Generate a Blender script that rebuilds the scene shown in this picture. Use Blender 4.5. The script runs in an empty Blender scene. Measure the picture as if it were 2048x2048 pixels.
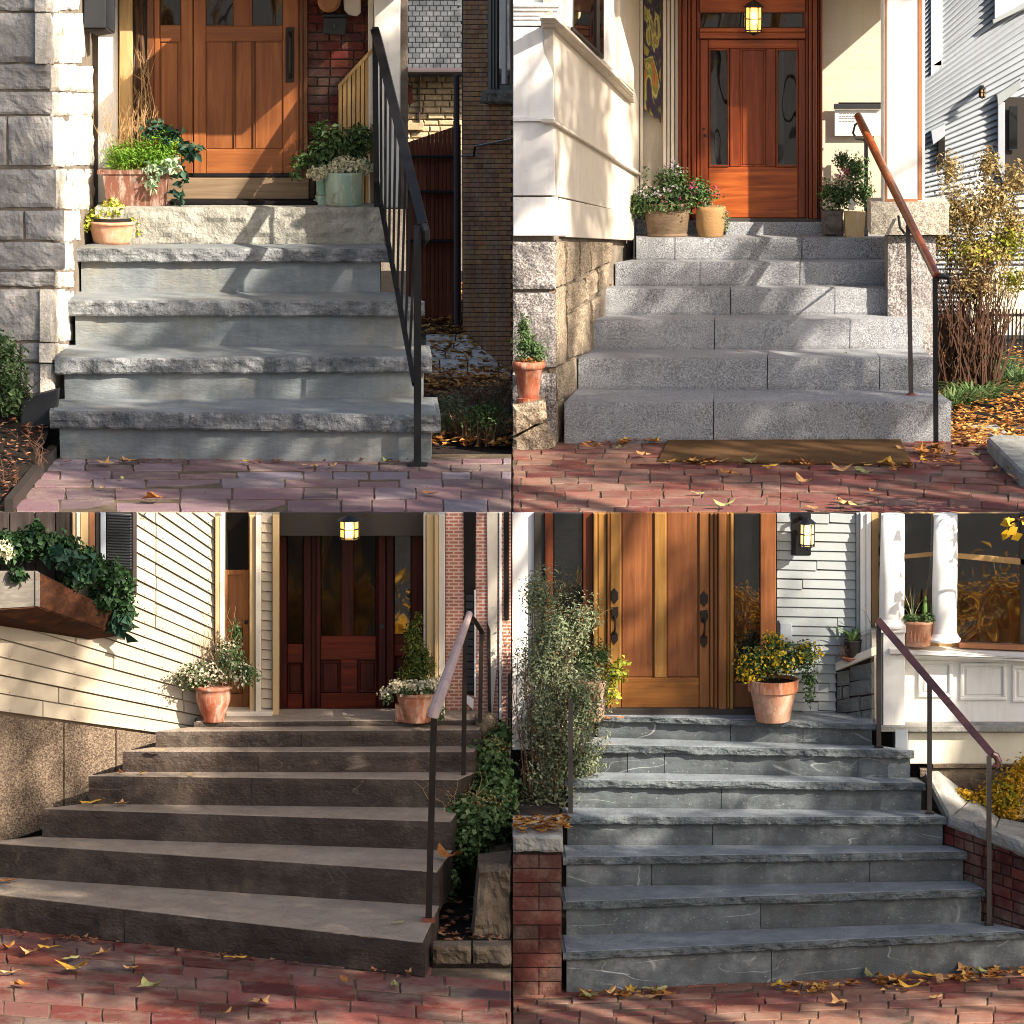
import bpy, math, random
import numpy as np
from mathutils import Vector as V, Matrix, noise as MN

# ------------------------------------------------------------------ camera, sky, sun, exposure
SC = bpy.context.scene
TILT = math.radians(9.0)          # long lens looking slightly down on the terraced street front
FPX = 9743.0                      # focal length in photograph pixels (2048 px wide)
MM = 5.8 / 2048                   # metres per photograph pixel at the terrace edge
DIST = MM * FPX
ZU = 2.6                          # level of the upper terrace
ct, st = math.cos(TILT), math.sin(TILT)
CAM = V((0, -DIST * ct, ZU + DIST * st))
cd = bpy.data.cameras.new('camera'); cam = bpy.data.objects.new('camera', cd)
SC.collection.objects.link(cam); SC.camera = cam
cam.location = CAM; cam.rotation_euler = (math.pi / 2 - TILT, 0, 0)
cd.sensor_width = 36; cd.lens = 36 * FPX / 2048; cd.clip_start = 0.5; cd.clip_end = 2000

SUN_AZ = math.radians(50)         # to the right of the viewing direction, behind the camera
SUN_EL = math.radians(34)
w = bpy.data.worlds.new('World'); SC.world = w; w.use_nodes = True
nt = w.node_tree; bg = nt.nodes['Background']
sky = nt.nodes.new('ShaderNodeTexSky'); sky.sky_type = 'NISHITA'; sky.sun_disc = False
sky.dust_density = 3.0; sky.ozone_density = 0.6; sky.sun_elevation = SUN_EL; sky.sun_rotation = math.pi - SUN_AZ
nt.links.new(sky.outputs[0], bg.inputs[0]); bg.inputs[1].default_value = 0.075
sl = bpy.data.lights.new('sun', 'SUN'); so = bpy.data.objects.new('sun', sl); SC.collection.objects.link(so)
sl.energy = 4.6; sl.angle = math.radians(0.5); sl.color = (1.0, 0.89, 0.74)
SUN = V((math.sin(SUN_AZ) * math.cos(SUN_EL), -math.cos(SUN_AZ) * math.cos(SUN_EL), math.sin(SUN_EL)))
so.rotation_euler = SUN.to_track_quat('Z', 'Y').to_euler(); so.location = SUN * 40
SC.view_settings.view_transform = 'Standard'; SC.view_settings.look = 'None'
SC.view_settings.exposure = 1.5; SC.view_settings.gamma = 1
SC.view_settings.use_curve_mapping = False
SC.cycles.filter_width = 1.0

# ------------------------------------------------------------------ helpers
COL = SC.collection
rnd = random.Random(7)
def ray(px, py):
    a = px - 1024; b = 1024 - py
    return V((a, FPX * ct + b * st, -FPX * st + b * ct))
def RY(px, py, Y):
    d = ray(px, py); return CAM + d * ((Y - CAM.y) / d.y)
def RZ(px, py, z):
    d = ray(px, py); return CAM + d * ((z - CAM.z) / d.z)
class Plane:
    def __init__(s, a, b):        # vertical plane through plan points a, b (left to right as seen)
        s.p = V((a[0], a[1], 0)); d = V((b[0] - a[0], b[1] - a[1], 0)).normalized()
        s.n = V((d.y, -d.x, 0)); s.d = d
    def pt(s, px, py, off=0.0):
        r = ray(px, py); p = s.p + s.n * off
        return CAM + r * ((p - CAM).dot(s.n) / r.dot(s.n))
def FP(Y): return Plane((0, Y), (1, Y))

WL = {}                           # world location of every object's origin
def link(o, parent, loc):
    COL.objects.link(o); WL[o.name] = V(loc); o.location = loc
    if parent is not None:
        o.parent = parent; o.matrix_parent_inverse = Matrix.Translation(-WL[parent.name])
    return o
def tag(o, label=None, cat=None, group=None, kind=None):
    if label: o['label'] = label
    if cat: o['category'] = cat
    if group: o['group'] = group
    if kind: o['kind'] = kind
    return o
def empty(name, loc, label, cat, group=None):
    o = bpy.data.objects.new(name, None); o.empty_display_size = .1
    link(o, None, V(loc)); return tag(o, label, cat, group)
def mk(name, verts, faces, mat, parent=None, smooth=False, attr=None):
    a = np.array([tuple(v) for v in verts], dtype=float)
    c = (a.min(0) + a.max(0)) / 2; c[2] = a[:, 2].min()
    me = bpy.data.meshes.new(name)
    me.from_pydata((a - c).tolist(), [], faces)
    if smooth: me.shade_smooth()
    if attr is not None:
        at = me.attributes.new('r', 'FLOAT', 'POINT'); at.data.foreach_set('value', attr)
    me.materials.append(M[mat] if isinstance(mat, str) else mat)
    return link(bpy.data.objects.new(name, me), parent, V(c))
def share(src, parent, loc, rotz=0.0, scale=None):
    o = src.copy(); o.parent = None; o.matrix_parent_inverse = Matrix()
    for k in list(o.keys()): del o[k]
    link(o, parent, V(loc)); o.rotation_euler = (0, 0, rotz)
    if scale: o.scale = scale
    return o

class MB:
    def __init__(s): s.v = []; s.f = []
    def add(s, vs, fs):
        b = len(s.v); s.v += [V(x) for x in vs]; s.f += [tuple(b + i for i in f) for f in fs]; return s
    def box(s, x0, x1, y0, y1, z0, z1):
        return s.add([(x0,y0,z0),(x1,y0,z0),(x1,y1,z0),(x0,y1,z0),(x0,y0,z1),(x1,y0,z1),(x1,y1,z1),(x0,y1,z1)],
            [(0,3,2,1),(4,5,6,7),(0,1,5,4),(1,2,6,5),(2,3,7,6),(3,0,4,7)])
    def plate(s, poly, n, t, c=0.004):
        n = V(n).normalized(); poly = [V(p) for p in poly]; k = len(poly)
        cen = sum(poly, V((0,0,0))) / k
        ar = V((0,0,0))
        for i in range(k): ar += (poly[i]-cen).cross(poly[(i+1)%k]-cen)
        if ar.dot(n) < 0: poly.reverse()
        ins = []
        for i in range(k):
            p = poly[i]; e0 = (p-poly[i-1]).normalized(); e1 = (poly[(i+1)%k]-p).normalized()
            a = n.cross(e0); b = n.cross(e1); m = a + b
            m = m * (c / max(.25, m.dot(a))) if m.length > 1e-6 else V((0,0,0))
            ins.append(p + m)
        vs = ins + [p - n*c for p in poly] + [p - n*t for p in poly]
        fs = [tuple(range(k)), tuple(range(3*k-1, 2*k-1, -1))]
        for i in range(k):
            j = (i+1) % k
            fs += [(i, k+i, k+j, j), (k+i, 2*k+i, 2*k+j, k+j)]
        return s.add(vs, fs)
    def bar(s, p, q, w, d, up=None):
        p = V(p); q = V(q); a = (q-p).normalized()
        u = V(up) if up else (V((0,1,0)) if abs(a.y) < .9 else V((0,0,1)))
        x = a.cross(u).normalized(); y = x.cross(a).normalized()
        vs = []
        for o in (p, q):
            for (i, j) in ((-1,-1),(1,-1),(1,1),(-1,1)): vs.append(o + x*(w/2*i) + y*(d/2*j))
        return s.add(vs, [(0,3,2,1),(4,5,6,7),(0,1,5,4),(1,2,6,5),(2,3,7,6),(3,0,4,7)])
    def tube(s, pts, r, n=8, cap=True):
        pts = [V(p) for p in pts]; rs = r if isinstance(r, (list, tuple)) else [r]*len(pts)
        b = len(s.v); m = len(pts)
        a0 = (pts[1]-pts[0]).normalized(); u = a0.orthogonal().normalized()
        for i, p in enumerate(pts):
            a = (pts[min(i+1, m-1)] - pts[max(i-1, 0)]).normalized()
            u = (u - a*u.dot(a)).normalized(); w_ = a.cross(u)
            for k in range(n):
                t = 2*math.pi*k/n; s.v.append(p + (u*math.cos(t) + w_*math.sin(t))*rs[i])
        for i in range(m-1):
            for k in range(n):
                s.f.append((b+i*n+k, b+i*n+(k+1)%n, b+(i+1)*n+(k+1)%n, b+(i+1)*n+k))
        if cap:
            s.f.append(tuple(b+k for k in range(n-1, -1, -1))); s.f.append(tuple(b+(m-1)*n+k for k in range(n)))
        return s
    def lathe(s, c, prof, n=28, sx=1.0, sy=1.0):
        c = V(c); b = len(s.v)
        for (r, z) in prof:
            for k in range(n):
                t = 2*math.pi*k/n; s.v.append(c + V((r*sx*math.cos(t), r*sy*math.sin(t), z)))
        for i in range(len(prof)-1):
            for k in range(n):
                s.f.append((b+i*n+k, b+i*n+(k+1)%n, b+(i+1)*n+(k+1)%n, b+(i+1)*n+k))
        s.f.append(tuple(b+k for k in range(n-1, -1, -1))); s.f.append(tuple(b+(len(prof)-1)*n+k for k in range(n)))
        return s
    def rock(s, q, n, t, amp, nx, ny, seed, fall=.35, freq=9.0):
        """quad (tl,tr,br,bl) with a rough, slightly pillowed front"""
        n = V(n).normalized(); tl, tr, br, bl = [V(p) for p in q]; b = len(s.v); sd = V((seed*3.7, seed*1.3, seed*7.1))
        for j in range(ny+1):
            for i in range(nx+1):
                u = i/nx; v = j/ny
                p = (tl*(1-u)+tr*u)*(1-v) + (bl*(1-u)+br*u)*v
                e = min(u, 1-u)*nx; g = min(v, 1-v)*ny
                ed = -amp*fall*2 if (e < .5 or g < .5) else 0
                d = amp*(MN.fractal(p*freq+sd, .7, 2.1, 4)) + ed
                if e < .5 or g < .5:
                    p = p + V((MN.noise(p*14+sd), 0, MN.noise(p*14-sd)))*amp*.35
                s.v.append(p + n*d)
        k = nx+1
        for j in range(ny):
            for i in range(nx):
                s.f.append((b+j*k+i, b+(j+1)*k+i, b+(j+1)*k+i+1, b+j*k+i+1))
        ring = [b+i for i in range(k)] + [b+j*k+nx for j in range(1, ny+1)] + [b+ny*k+i for i in range(nx-1, -1, -1)] + [b+j*k for j in range(ny-1, 0, -1)]
        bk = len(s.v)
        s.v += [V(p) - n*t for p in q]
        m = len(ring); cor = [0, nx, nx+ny, 2*nx+ny]
        for e in range(4):
            a0 = cor[e]; a1 = cor[(e+1) % 4] if e < 3 else m
            idx = [ring[i % m] for i in range(a0, a1+1)]
            s.f.append(tuple(idx + [bk+(e+1) % 4, bk+e]))
        s.f.append((bk, bk+3, bk+2, bk+1))
        return s
    def slab(s, FL, FR, BR, BL, z0, z1, amp, seed, nx=60, nz=5, edge=.004):
        """stone with a rough front; FL..BL are plan points"""
        FL, FR, BR, BL = [V((p[0], p[1], 0)) for p in (FL, FR, BR, BL)]
        d = (FR-FL).normalized(); n = V((d.y, -d.x, 0)); b = len(s.v); sd = V((seed*5.3, seed*2.1, seed))
        for j in range(nz+1):
            z = z0 + (z1-z0)*j/nz
            for i in range(nx+1):
                p = FL + (FR-FL)*(i/nx); p.z = z
                a = amp*1.5*(MN.ridged_multi_fractal(V((p.x*8, p.y*8, p.z*15))+sd, .7, 2.2, 5, .9, 2.0)*.55-.55)
                a += amp*.8*(MN.noise(V((p.x*3, p.z*9, 3))+sd))
                q = p + n*a
                if j == nz: q -= n*edge; q.z -= abs(MN.noise(p*11+sd))*amp*.25
                if j == 0: q -= n*edge*2.5; q.z += abs(MN.noise(p*9-sd))*amp*.15
                s.v.append(q)
        k = nx+1; F = lambda i, j: b+j*k+i
        for j in range(nz):
            for i in range(nx): s.f.append((F(i,j), F(i+1,j), F(i+1,j+1), F(i,j+1)))
        e = len(s.v)
        s.v += [V((BR.x,BR.y,z0)), V((BL.x,BL.y,z0)), V((BR.x,BR.y,z1)), V((BL.x,BL.y,z1))]
        s.f.append(tuple([F(i,nz) for i in range(k)] + [e+2, e+3]))
        s.f.append(tuple([F(i,0) for i in range(nx,-1,-1)] + [e+1, e]))
        s.f.append(tuple([F(nx,j) for j in range(nz+1)][::-1] + [e, e+2][0:1] + [e+2]))
        s.f.append(tuple([F(0,j) for j in range(nz+1)] + [e+3, e+1]))
        s.f.append((e, e+1, e+3, e+2))
        return s
    def out(s, name, mat, parent=None, smooth=False): return mk(name, s.v, s.f, mat, parent, smooth)

def prect(pl, x0, y0, x1, y1, off=0.0):
    return [pl.pt(x0,y0,off), pl.pt(x1,y0,off), pl.pt(x1,y1,off), pl.pt(x0,y1,off)]
def PR(name, mat, parent, pl, x0, y0, x1, y1, t=.03, off=0.0, c=.003):
    """plate covering a pixel rectangle on a vertical plane, proud by off"""
    if 1024 <= y0 < 1027: y0 = 1025 + max(0, t-.02)*57      # keep top faces below the terrace edge
    return MB().plate(prect(pl, x0, y0, x1, y1, off), pl.n, t, c).out(name, mat, parent)
def PP(name, mat, parent, pl, pts, t=.03, off=0.0, c=.003):
    return MB().plate([pl.pt(x, y, off) for x, y in pts], pl.n, t, c).out(name, mat, parent)
def clip(poly, ax, lim, keep_less):
    o = []; k = len(poly)
    for i in range(k):
        a = poly[i]; b = poly[(i+1) % k]
        ia = (a[ax] <= lim) == keep_less or a[ax] == lim; ib = (b[ax] <= lim) == keep_less or b[ax] == lim
        if ia: o.append(a)
        if ia != ib:
            t = (lim-a[ax])/(b[ax]-a[ax]); o.append((a[0]+(b[0]-a[0])*t, a[1]+(b[1]-a[1])*t))
    q = []
    for p in o:
        if not q or abs(p[0]-q[-1][0])+abs(p[1]-q[-1][1]) > .05: q.append(p)
    if len(q) > 1 and abs(q[0][0]-q[-1][0])+abs(q[0][1]-q[-1][1]) < .05: q.pop()
    return q

# ------------------------------------------------------------------ foliage
def leaf_arrays(pos, nrm, size, asp, rs, fold=.25, droop=.0):
    """kite leaves: pos (n,3), nrm (n,3) facing, size (n,)"""
    n = len(pos); g = rs.normal(size=(n,3)); nr = nrm/np.linalg.norm(nrm,axis=1,keepdims=True)
    ax = g - (g*nr).sum(1,keepdims=True)*nr; ax /= np.linalg.norm(ax,axis=1,keepdims=True)+1e-9
    if droop: 
        ax[:,2] -= droop; ax /= np.linalg.norm(ax,axis=1,keepdims=True)
        nr = nr - (nr*ax).sum(1,keepdims=True)*ax; nr /= np.linalg.norm(nr,axis=1,keepdims=True)+1e-9
    sd = np.cross(nr, ax); s = size[:,None]
    b = pos; t = pos + ax*s + nr*s*-.12; m = pos + ax*s*.5
    l = m + sd*s*asp*.5 + nr*s*fold*asp; r = m - sd*s*asp*.5 + nr*s*fold*asp
    vs = np.stack([b,l,t,r],1).reshape(-1,3)
    return vs
def mesh_leaves(name, vs, attr, mat, parent):
    n = len(vs)//4
    c = (vs.min(0)+vs.max(0))/2; c[2] = vs[:,2].min()
    me = bpy.data.meshes.new(name)
    me.vertices.add(n*4); me.vertices.foreach_set('co', (vs-c).astype(np.float32).ravel())
    idx = np.arange(n)[:,None]*4 + np.array([0,3,2,0,2,1])[None,:]
    me.loops.add(n*6); me.loops.foreach_set('vertex_index', idx.ravel().astype(np.int32))
    me.polygons.add(n*2); me.polygons.foreach_set('loop_start', np.arange(0,n*6,3).astype(np.int32))
    at = me.attributes.new('r','FLOAT','POINT'); at.data.foreach_set('value', np.repeat(attr,4).astype(np.float32))
    me.update(calc_edges=True); me.validate()
    me.materials.append(M[mat]); o = link(bpy.data.objects.new(name, me), parent, V(c)); o['kind'] = 'stuff'; return o
def blob_points(blobs, n, rs, shell=.55):
    vol = np.array([b[1][0]*b[1][1]*b[1][2] for b in blobs])**.75; pk = rs.choice(len(blobs), n, p=vol/vol.sum())
    d = rs.normal(size=(n,3)); d /= np.linalg.norm(d,axis=1,keepdims=True)
    rad = (shell + (1-shell)*rs.random(n))*(1+.16*rs.normal(size=n))
    C = np.array([tuple(b[0]) for b in blobs])[pk]; R = np.array([tuple(b[1]) for b in blobs])[pk]
    return C + d*rad[:,None]*R, d
def foliage(name, blobs, n, size, mat, parent, seed=1, asp=.55, shell=.45, droop=0., up=.35, jit=.4, clump=0, fold=.25):
    rs = np.random.RandomState(seed)
    if clump:
        k = max(4, n//clump); cp, cdir = blob_points(blobs, k, rs, shell); pk = rs.randint(0,k,n)
        p = cp[pk] + rs.normal(size=(n,3))*size*1.1; d = cdir[pk] + rs.normal(size=(n,3))*.5
        cr = rs.random(k)[pk]
    else:
        p, d = blob_points(blobs, n, rs, shell); cr = rs.random(n)
    nr = d + rs.normal(size=(n,3))*.55; nr[:,2] += up
    sz = size*(1 + jit*(rs.random(n)-.5)*2)
    return mesh_leaves(name, leaf_arrays(p, nr, sz, asp, rs, fold, droop), np.clip(.55*cr+.45*rs.random(n),0,1), mat, parent)
def blades(name, base, n, h, spread, wid, mat, parent, seed=1, bend=.4, area=(.05,.05), up=1.0):
    """grass-like arching blades"""
    rs = random.Random(seed); vs = []; fs = []; at = []
    for i in range(n):
        a = rs.uniform(0, 2*math.pi); r = math.sqrt(rs.random())
        p = V(base) + V((area[0]*r*math.cos(a), area[1]*r*math.sin(a), 0))
        a += rs.uniform(-.7,.7)
        L = h*rs.uniform(.55,1.1); sp = spread*rs.uniform(.2,1.1); d = V((math.cos(a), math.sin(a), 0)); sd = V((-d.y, d.x, 0))*wid/2
        b = len(vs); seg = 4; q = rs.random()
        for k in range(seg+1):
            t = k/seg
            c = p + d*(sp*t**1.6) + V((0,0,L*up*(t - bend*t*t)))
            ww = (1-t)**.7 if k < seg else 0.02
            vs += [c - sd*ww, c + sd*ww]; at += [q, q]
        for k in range(seg): fs.append((b+2*k, b+2*k+1, b+2*k+3, b+2*k+2))
    return tag(mk(name, vs, fs, mat, parent, attr=at), kind='stuff')
def twigs(name, base, n, h, spread, r, mat, parent, seed=1, area=(.05,.05), kink=.05, fork=2):
    rs = random.Random(seed); mb = MB()
    for i in range(n):
        p = V(base) + V((rs.uniform(-1,1)*area[0], rs.uniform(-1,1)*area[1], 0))
        a = rs.uniform(0, 2*math.pi); L = h*rs.uniform(.5,1)
        q = p + V((math.cos(a)*spread*rs.random(), math.sin(a)*spread*rs.random()*.6, L))
        pts = [p.lerp(q, t) + V((rs.uniform(-kink,kink), rs.uniform(-kink,kink), 0))*t for t in (0,.25,.5,.75,1)]
        mb.tube(pts, [r, r*.9, r*.75, r*.55, r*.3], 4)
        for k in range(fork):
            t0 = rs.choice(pts[1:4]); e = t0 + V((rs.uniform(-1,1)*.3, rs.uniform(-1,1)*.2, rs.uniform(.3,.9)))*L*.35
            mb.tube([t0, t0.lerp(e,.5)+V((rs.uniform(-kink,kink),0,0)), e], [r*.55, r*.4, r*.2], 4)
    return tag(mb.out(name, mat, parent), kind='stuff')

LEAF_MESH = {}
def leaf_mesh(i, mat):
    key = (i, mat)
    if key in LEAF_MESH: return LEAF_MESH[key]
    rs = random.Random(i*17+3); vs = [(0,0,0)]; k = 15
    maple = i % 3 == 0; rs_asp = rs.uniform(.55,.9)
    for a in range(k):
        t = 2*math.pi*a/k
        r = (.62 + .34*(a % 3 == 0) + rs.uniform(-.16,.12)) if maple else (.62 + .38*abs(math.cos(t)) + rs.uniform(-.05,.05))
        y = math.sin(t)*(rs_asp if maple else .42)
        vs.append((r*math.cos(t), r*y, 0))
    c1, c2 = rs.uniform(-.25,.45), rs.uniform(.05,.5)
    vs = [(x*.5, y*.5, .05+ 1.5*abs(c1*x*abs(x)*.5 + c2*y*y*.7) + rs.uniform(0,.09)) for x, y, z in vs]
    b = len(vs); vs += [(-.5,.012,.03),(-.5,-.012,.03),(-.95,rs.uniform(-.2,.2),.06)]
    fs = [(0, 1+a, 1+(a+1) % k) for a in range(k)] + [(b, b+1, b+2)]
    me = bpy.data.meshes.new('fallen_leaf'); me.from_pydata(vs, [], fs); me.materials.append(M[mat]); LEAF_MESH[key] = me
    return me
def litter(name, pts, size, mat, label, cat, seed=1, parent=None):
    """many fallen leaves joined to one drift"""
    rs = random.Random(seed); vs = []; fs = []; at = []
    for p in pts:
        k = 7; s = size*rs.uniform(.5,1.15); a0 = rs.uniform(0,6.28); q = rs.random()
        tx = rs.gauss(0,.35); ty = rs.gauss(0,.35); b = len(vs); cu = rs.uniform(-.3,.6)
        vs.append(V(p)+V((0,0,s*.1))); at.append(q)
        for j in range(k):
            t = a0+2*math.pi*j/k; r = s*.5*(1 if j % 2 else .62)*rs.uniform(.8,1.1)*(.65+.35*abs(math.cos(t-a0)))
            x, y = r*math.cos(t), r*math.sin(t)
            vs.append(V(p)+V((x, y, s*.1 + abs(x*tx+y*ty) + cu*r*r/s))); at.append(q)
        fs += [(b, b+1+j, b+1+(j+1) % k) for j in range(k)]
    o = mk(name, vs, fs, mat, parent, attr=at)
    if parent is None: tag(o, label, cat, kind='stuff')
    return o
# ------------------------------------------------------------------ materials (all procedural)
M = {}
def srgb(h):
    h = h.lstrip('#'); c = [int(h[i:i+2], 16)/255 for i in (0,2,4)]
    return tuple((x/12.92 if x <= .04045 else ((x+.055)/1.055)**2.4) for x in c)
def col(c): return srgb(c) if isinstance(c, str) else c
class NT:
    def __init__(s, name):
        s.m = bpy.data.materials.new(name); s.m.use_nodes = True; s.t = s.m.node_tree
        s.b = s.t.nodes['Principled BSDF']; s.o = s.t.nodes['Material Output']
        M[name] = s.m; s._pos = None
    def n(s, t, **k):
        x = s.t.nodes.new(t)
        for a, v in k.items(): setattr(x, a, v)
        return x
    def l(s, a, b): s.t.links.new(a, b)
    def pos(s, sc=(1,1,1), rot=(0,0,0)):
        if s._pos is None: s._pos = s.n('ShaderNodeNewGeometry').outputs['Position']
        mp = s.n('ShaderNodeMapping'); mp.inputs['Scale'].default_value = sc; mp.inputs['Rotation'].default_value = rot
        s.l(s._pos, mp.inputs['Vector']); return mp.outputs[0]
    def noise(s, scale, detail=4, rough=.55, vec=None, dist=0):
        x = s.n('ShaderNodeTexNoise'); x.inputs['Scale'].default_value = scale; x.inputs['Detail'].default_value = detail
        x.inputs['Roughness'].default_value = rough; x.inputs['Distortion'].default_value = dist
        s.l(vec if vec is not None else s.pos(), x.inputs['Vector']); return x.outputs['Fac']
    def ramp(s, fac, stops):
        x = s.n('ShaderNodeValToRGB'); cr = x.color_ramp
        while len(cr.elements) < len(stops): cr.elements.new(.5)
        for e, (p, c) in zip(cr.elements, stops): e.position = p; e.color = (*col(c), 1)
        s.l(fac, x.inputs[0]); return x.outputs[0]
    def mix(s, fac, a, b, mode='MIX'):
        x = s.n('ShaderNodeMix'); x.data_type = 'RGBA'; x.blend_type = mode
        for sock, v in ((x.inputs[0], fac), (x.inputs[6], a), (x.inputs[7], b)):
            if hasattr(v, 'is_linked'): s.l(v, sock)
            elif isinstance(v, (int, float)): sock.default_value = v
            else: sock.default_value = (*col(v), 1)
        return x.outputs[2]
    def math(s, op, a, b=None, clamp=False):
        x = s.n('ShaderNodeMath'); x.operation = op; x.use_clamp = clamp
        for i, v in enumerate((a, b)):
            if v is None: continue
            if hasattr(v, 'is_linked'): s.l(v, x.inputs[i])
            else: x.inputs[i].default_value = v
        return x.outputs[0]
    def bump(s, h, strength, dist=.01):
        x = s.n('ShaderNodeBump'); x.inputs['Strength'].default_value = strength; x.inputs['Distance'].default_value = dist
        s.l(h, x.inputs['Height']); s.l(x.outputs[0], s.b.inputs['Normal']); return x
    def base(s, c):
        if hasattr(c, 'is_linked'): s.l(c, s.b.inputs['Base Color'])
        else: s.b.inputs['Base Color'].default_value = (*col(c), 1)
    def rough(s, v, spec=.35):
        if hasattr(v, 'is_linked'): s.l(v, s.b.inputs['Roughness'])
        else: s.b.inputs['Roughness'].default_value = v
        s.b.inputs['Specular IOR Level'].default_value = spec
    def jitter(s, c, amt=.3, hue=.0):
        r = s.n('ShaderNodeObjectInfo').outputs['Random']
        h = s.n('ShaderNodeHueSaturation')
        s.l(s.math('ADD', s.math('MULTIPLY', r, amt*2), 1-amt), h.inputs['Value'])
        if hue:
            r2 = s.math('FRACT', s.math('MULTIPLY', r, 17.3)); s.l(s.math('ADD', s.math('MULTIPLY', r2, hue*2), .5-hue), h.inputs['Hue'])
        s.l(c, h.inputs['Color']); return h.outputs[0]

def stone(name, c1, c2, c3, scale=6, fine=60, rough=.85, bump=.5, jit=.12, dirt=None, hue=0, spec=.25, stretch=(1,1,1)):
    t = NT(name); v = t.pos(stretch); a = t.noise(scale, 6, .6, v); b = t.noise(fine, 3, .6, v)
    c = t.ramp(a, [(.25, c1), (.5, c2), (.78, c3)])
    c = t.mix(t.math('MULTIPLY', b, .8), c, t.ramp(b, [(.3, (.02,.02,.02)), (.7, c3)]), 'OVERLAY')
    if dirt:
        d = t.noise(2.3, 7, .65); c = t.mix(t.ramp(d, [(.5, (0,0,0)), (.72, (.75,.75,.75))]), c, dirt)
    sk = t.noise(1.0, 6, .7, t.pos((22,22,2.2))); c = t.mix(t.math('MULTIPLY', t.ramp(sk, [(.5,(0,0,0)),(.7,(1,1,1))]), .3), c, t.mix(.6, c, (.03,.028,.025)))
    wn_ = t.noise(1.4, 8, .7); c = t.mix(t.math('MULTIPLY', t.ramp(wn_, [(.52,(0,0,0)),(.66,(1,1,1))]), .28), c, c3)
    if jit: c = t.jitter(c, jit, hue)
    t.base(c); t.rough(rough, spec); m_ = t.noise(fine*.4, 5, .7, v); t.bump(t.math('ADD', t.math('MULTIPLY', a, 1.2), t.math('MULTIPLY', m_, .8)), bump, .03); return t
def granite(name, dark, mid, light, sc=150, jit=.06, warm=None):
    t = NT(name); a = t.noise(sc, 2, .75); b = t.noise(sc*.45, 2, .6); l = t.noise(1.8, 5, .6)
    c = t.ramp(a, [(.36, dark), (.49, mid), (.63, light)])
    c = t.mix(t.math('MULTIPLY', t.ramp(b, [(.52, (0,0,0)), (.6, (1,1,1))]), .35), c, dark)
    if warm: c = t.mix(t.ramp(l, [(.45, (0,0,0)), (.7, (.8,.8,.8))]), c, warm, 'MULTIPLY')
    c = t.mix(t.math('MULTIPLY', l, .35), c, t.mix(.5, c, dark))
    sk = t.noise(1.0, 6, .7, t.pos((14,14,2.0))); c = t.mix(t.math('MULTIPLY', t.ramp(sk, [(.48,(0,0,0)),(.72,(1,1,1))]), .32), c, t.mix(.55, c, '#5a4a38'))
    wn_ = t.noise(2.2, 8, .7); c = t.mix(t.math('MULTIPLY', t.ramp(wn_, [(.5,(0,0,0)),(.68,(1,1,1))]), .3), c, light)
    t.base(t.jitter(c, jit)); t.rough(.8, .25); t.bump(a, .25, .004); return t
def slate(name, c1, c2, vein, veins=.5, jit=.1, diag=.6, bmp=.6):
    t = NT(name); v = t.pos((1,1,1.6), (0, diag, 0)); a = t.noise(5, 7, .65, v); b = t.noise(45, 4, .6, v)
    c = t.ramp(a, [(.3, c1), (.72, c2)]); c = t.mix(t.math('MULTIPLY', b, .4), c, t.mix(.5, c2, c1))
    for sc, wd, k, rz in ((1.1, .0035, 1.0, .9), (2.6, .004, .7, -.5), (3.4, .003, .6, 1.2)):
        f = t.noise(sc, 2, .35, t.pos((.45,1,1.5), (0, diag+rz, sc)), .15)
        ln = t.math('ABSOLUTE', t.math('SUBTRACT', f, .5)); m = t.ramp(ln, [(0, (1,1,1)), (wd, (0,0,0))])
        msk = t.ramp(t.noise(3.1, 3, .6, t.pos((1,1,1),(1,2,sc))), [(.5, (0,0,0)), (.66, (1,1,1))])
        c = t.mix(t.math('MULTIPLY', t.math('MULTIPLY', m, msk), veins*k), c, vein)
    sp = t.noise(85, 1, .5); c = t.mix(t.math('MULTIPLY', t.ramp(sp, [(.7,(0,0,0)),(.76,(1,1,1))]), .3*veins), c, vein)
    wn_ = t.noise(2.4, 8, .72); c = t.mix(t.math('MULTIPLY', t.ramp(wn_, [(.5,(0,0,0)),(.66,(1,1,1))]), .35), c, t.mix(.5, c2, vein))
    sk = t.noise(1.0, 6, .7, t.pos((12,12,2.0))); c = t.mix(t.math('MULTIPLY', t.ramp(sk, [(.5,(0,0,0)),(.7,(1,1,1))]), .4), c, t.mix(.6, c1, '#3a2a1e'))
    t.base(t.jitter(c, jit)); t.rough(t.math('ADD', t.math('MULTIPLY', b, .35), .42), .4)
    t.bump(t.math('ADD', a, t.math('MULTIPLY', b, .6)), bmp, .02); return t
def wood(name, c1, c2, c3, along='z', scale=1.0, rough=.45, bump=.2, jit=.15, spec=.4, coat=0.0, worn=None):
    t = NT(name); st_ = {'z': (24,24,1.3), 'x': (1.3,24,24)}[along]
    v = t.pos(tuple(x*scale for x in st_)); a = t.noise(1.0, 5, .6, v, 1.2); b = t.noise(5.0, 4, .65, v, .4); g = t.noise(2.2, 3, .5)
    c = t.ramp(a, [(.28, c1), (.52, c2), (.75, c3)]); c = t.mix(t.math('MULTIPLY', b, .45), c, t.mix(.6, c1, c2), 'MIX')
    c = t.mix(t.math('MULTIPLY', t.ramp(g, [(.35,(0,0,0)),(.75,(1,1,1))]), .35), c, c1)
    if worn: c = t.mix(t.ramp(t.noise(9, 6, .7), [(.55,(0,0,0)),(.68,(.9,.9,.9))]), c, worn)
    t.base(t.jitter(c, jit)); t.rough(rough, spec); t.bump(b, bump, .004)
    if coat: t.b.inputs['Coat Weight'].default_value = coat; t.b.inputs['Coat Roughness'].default_value = .18
    return t
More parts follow.
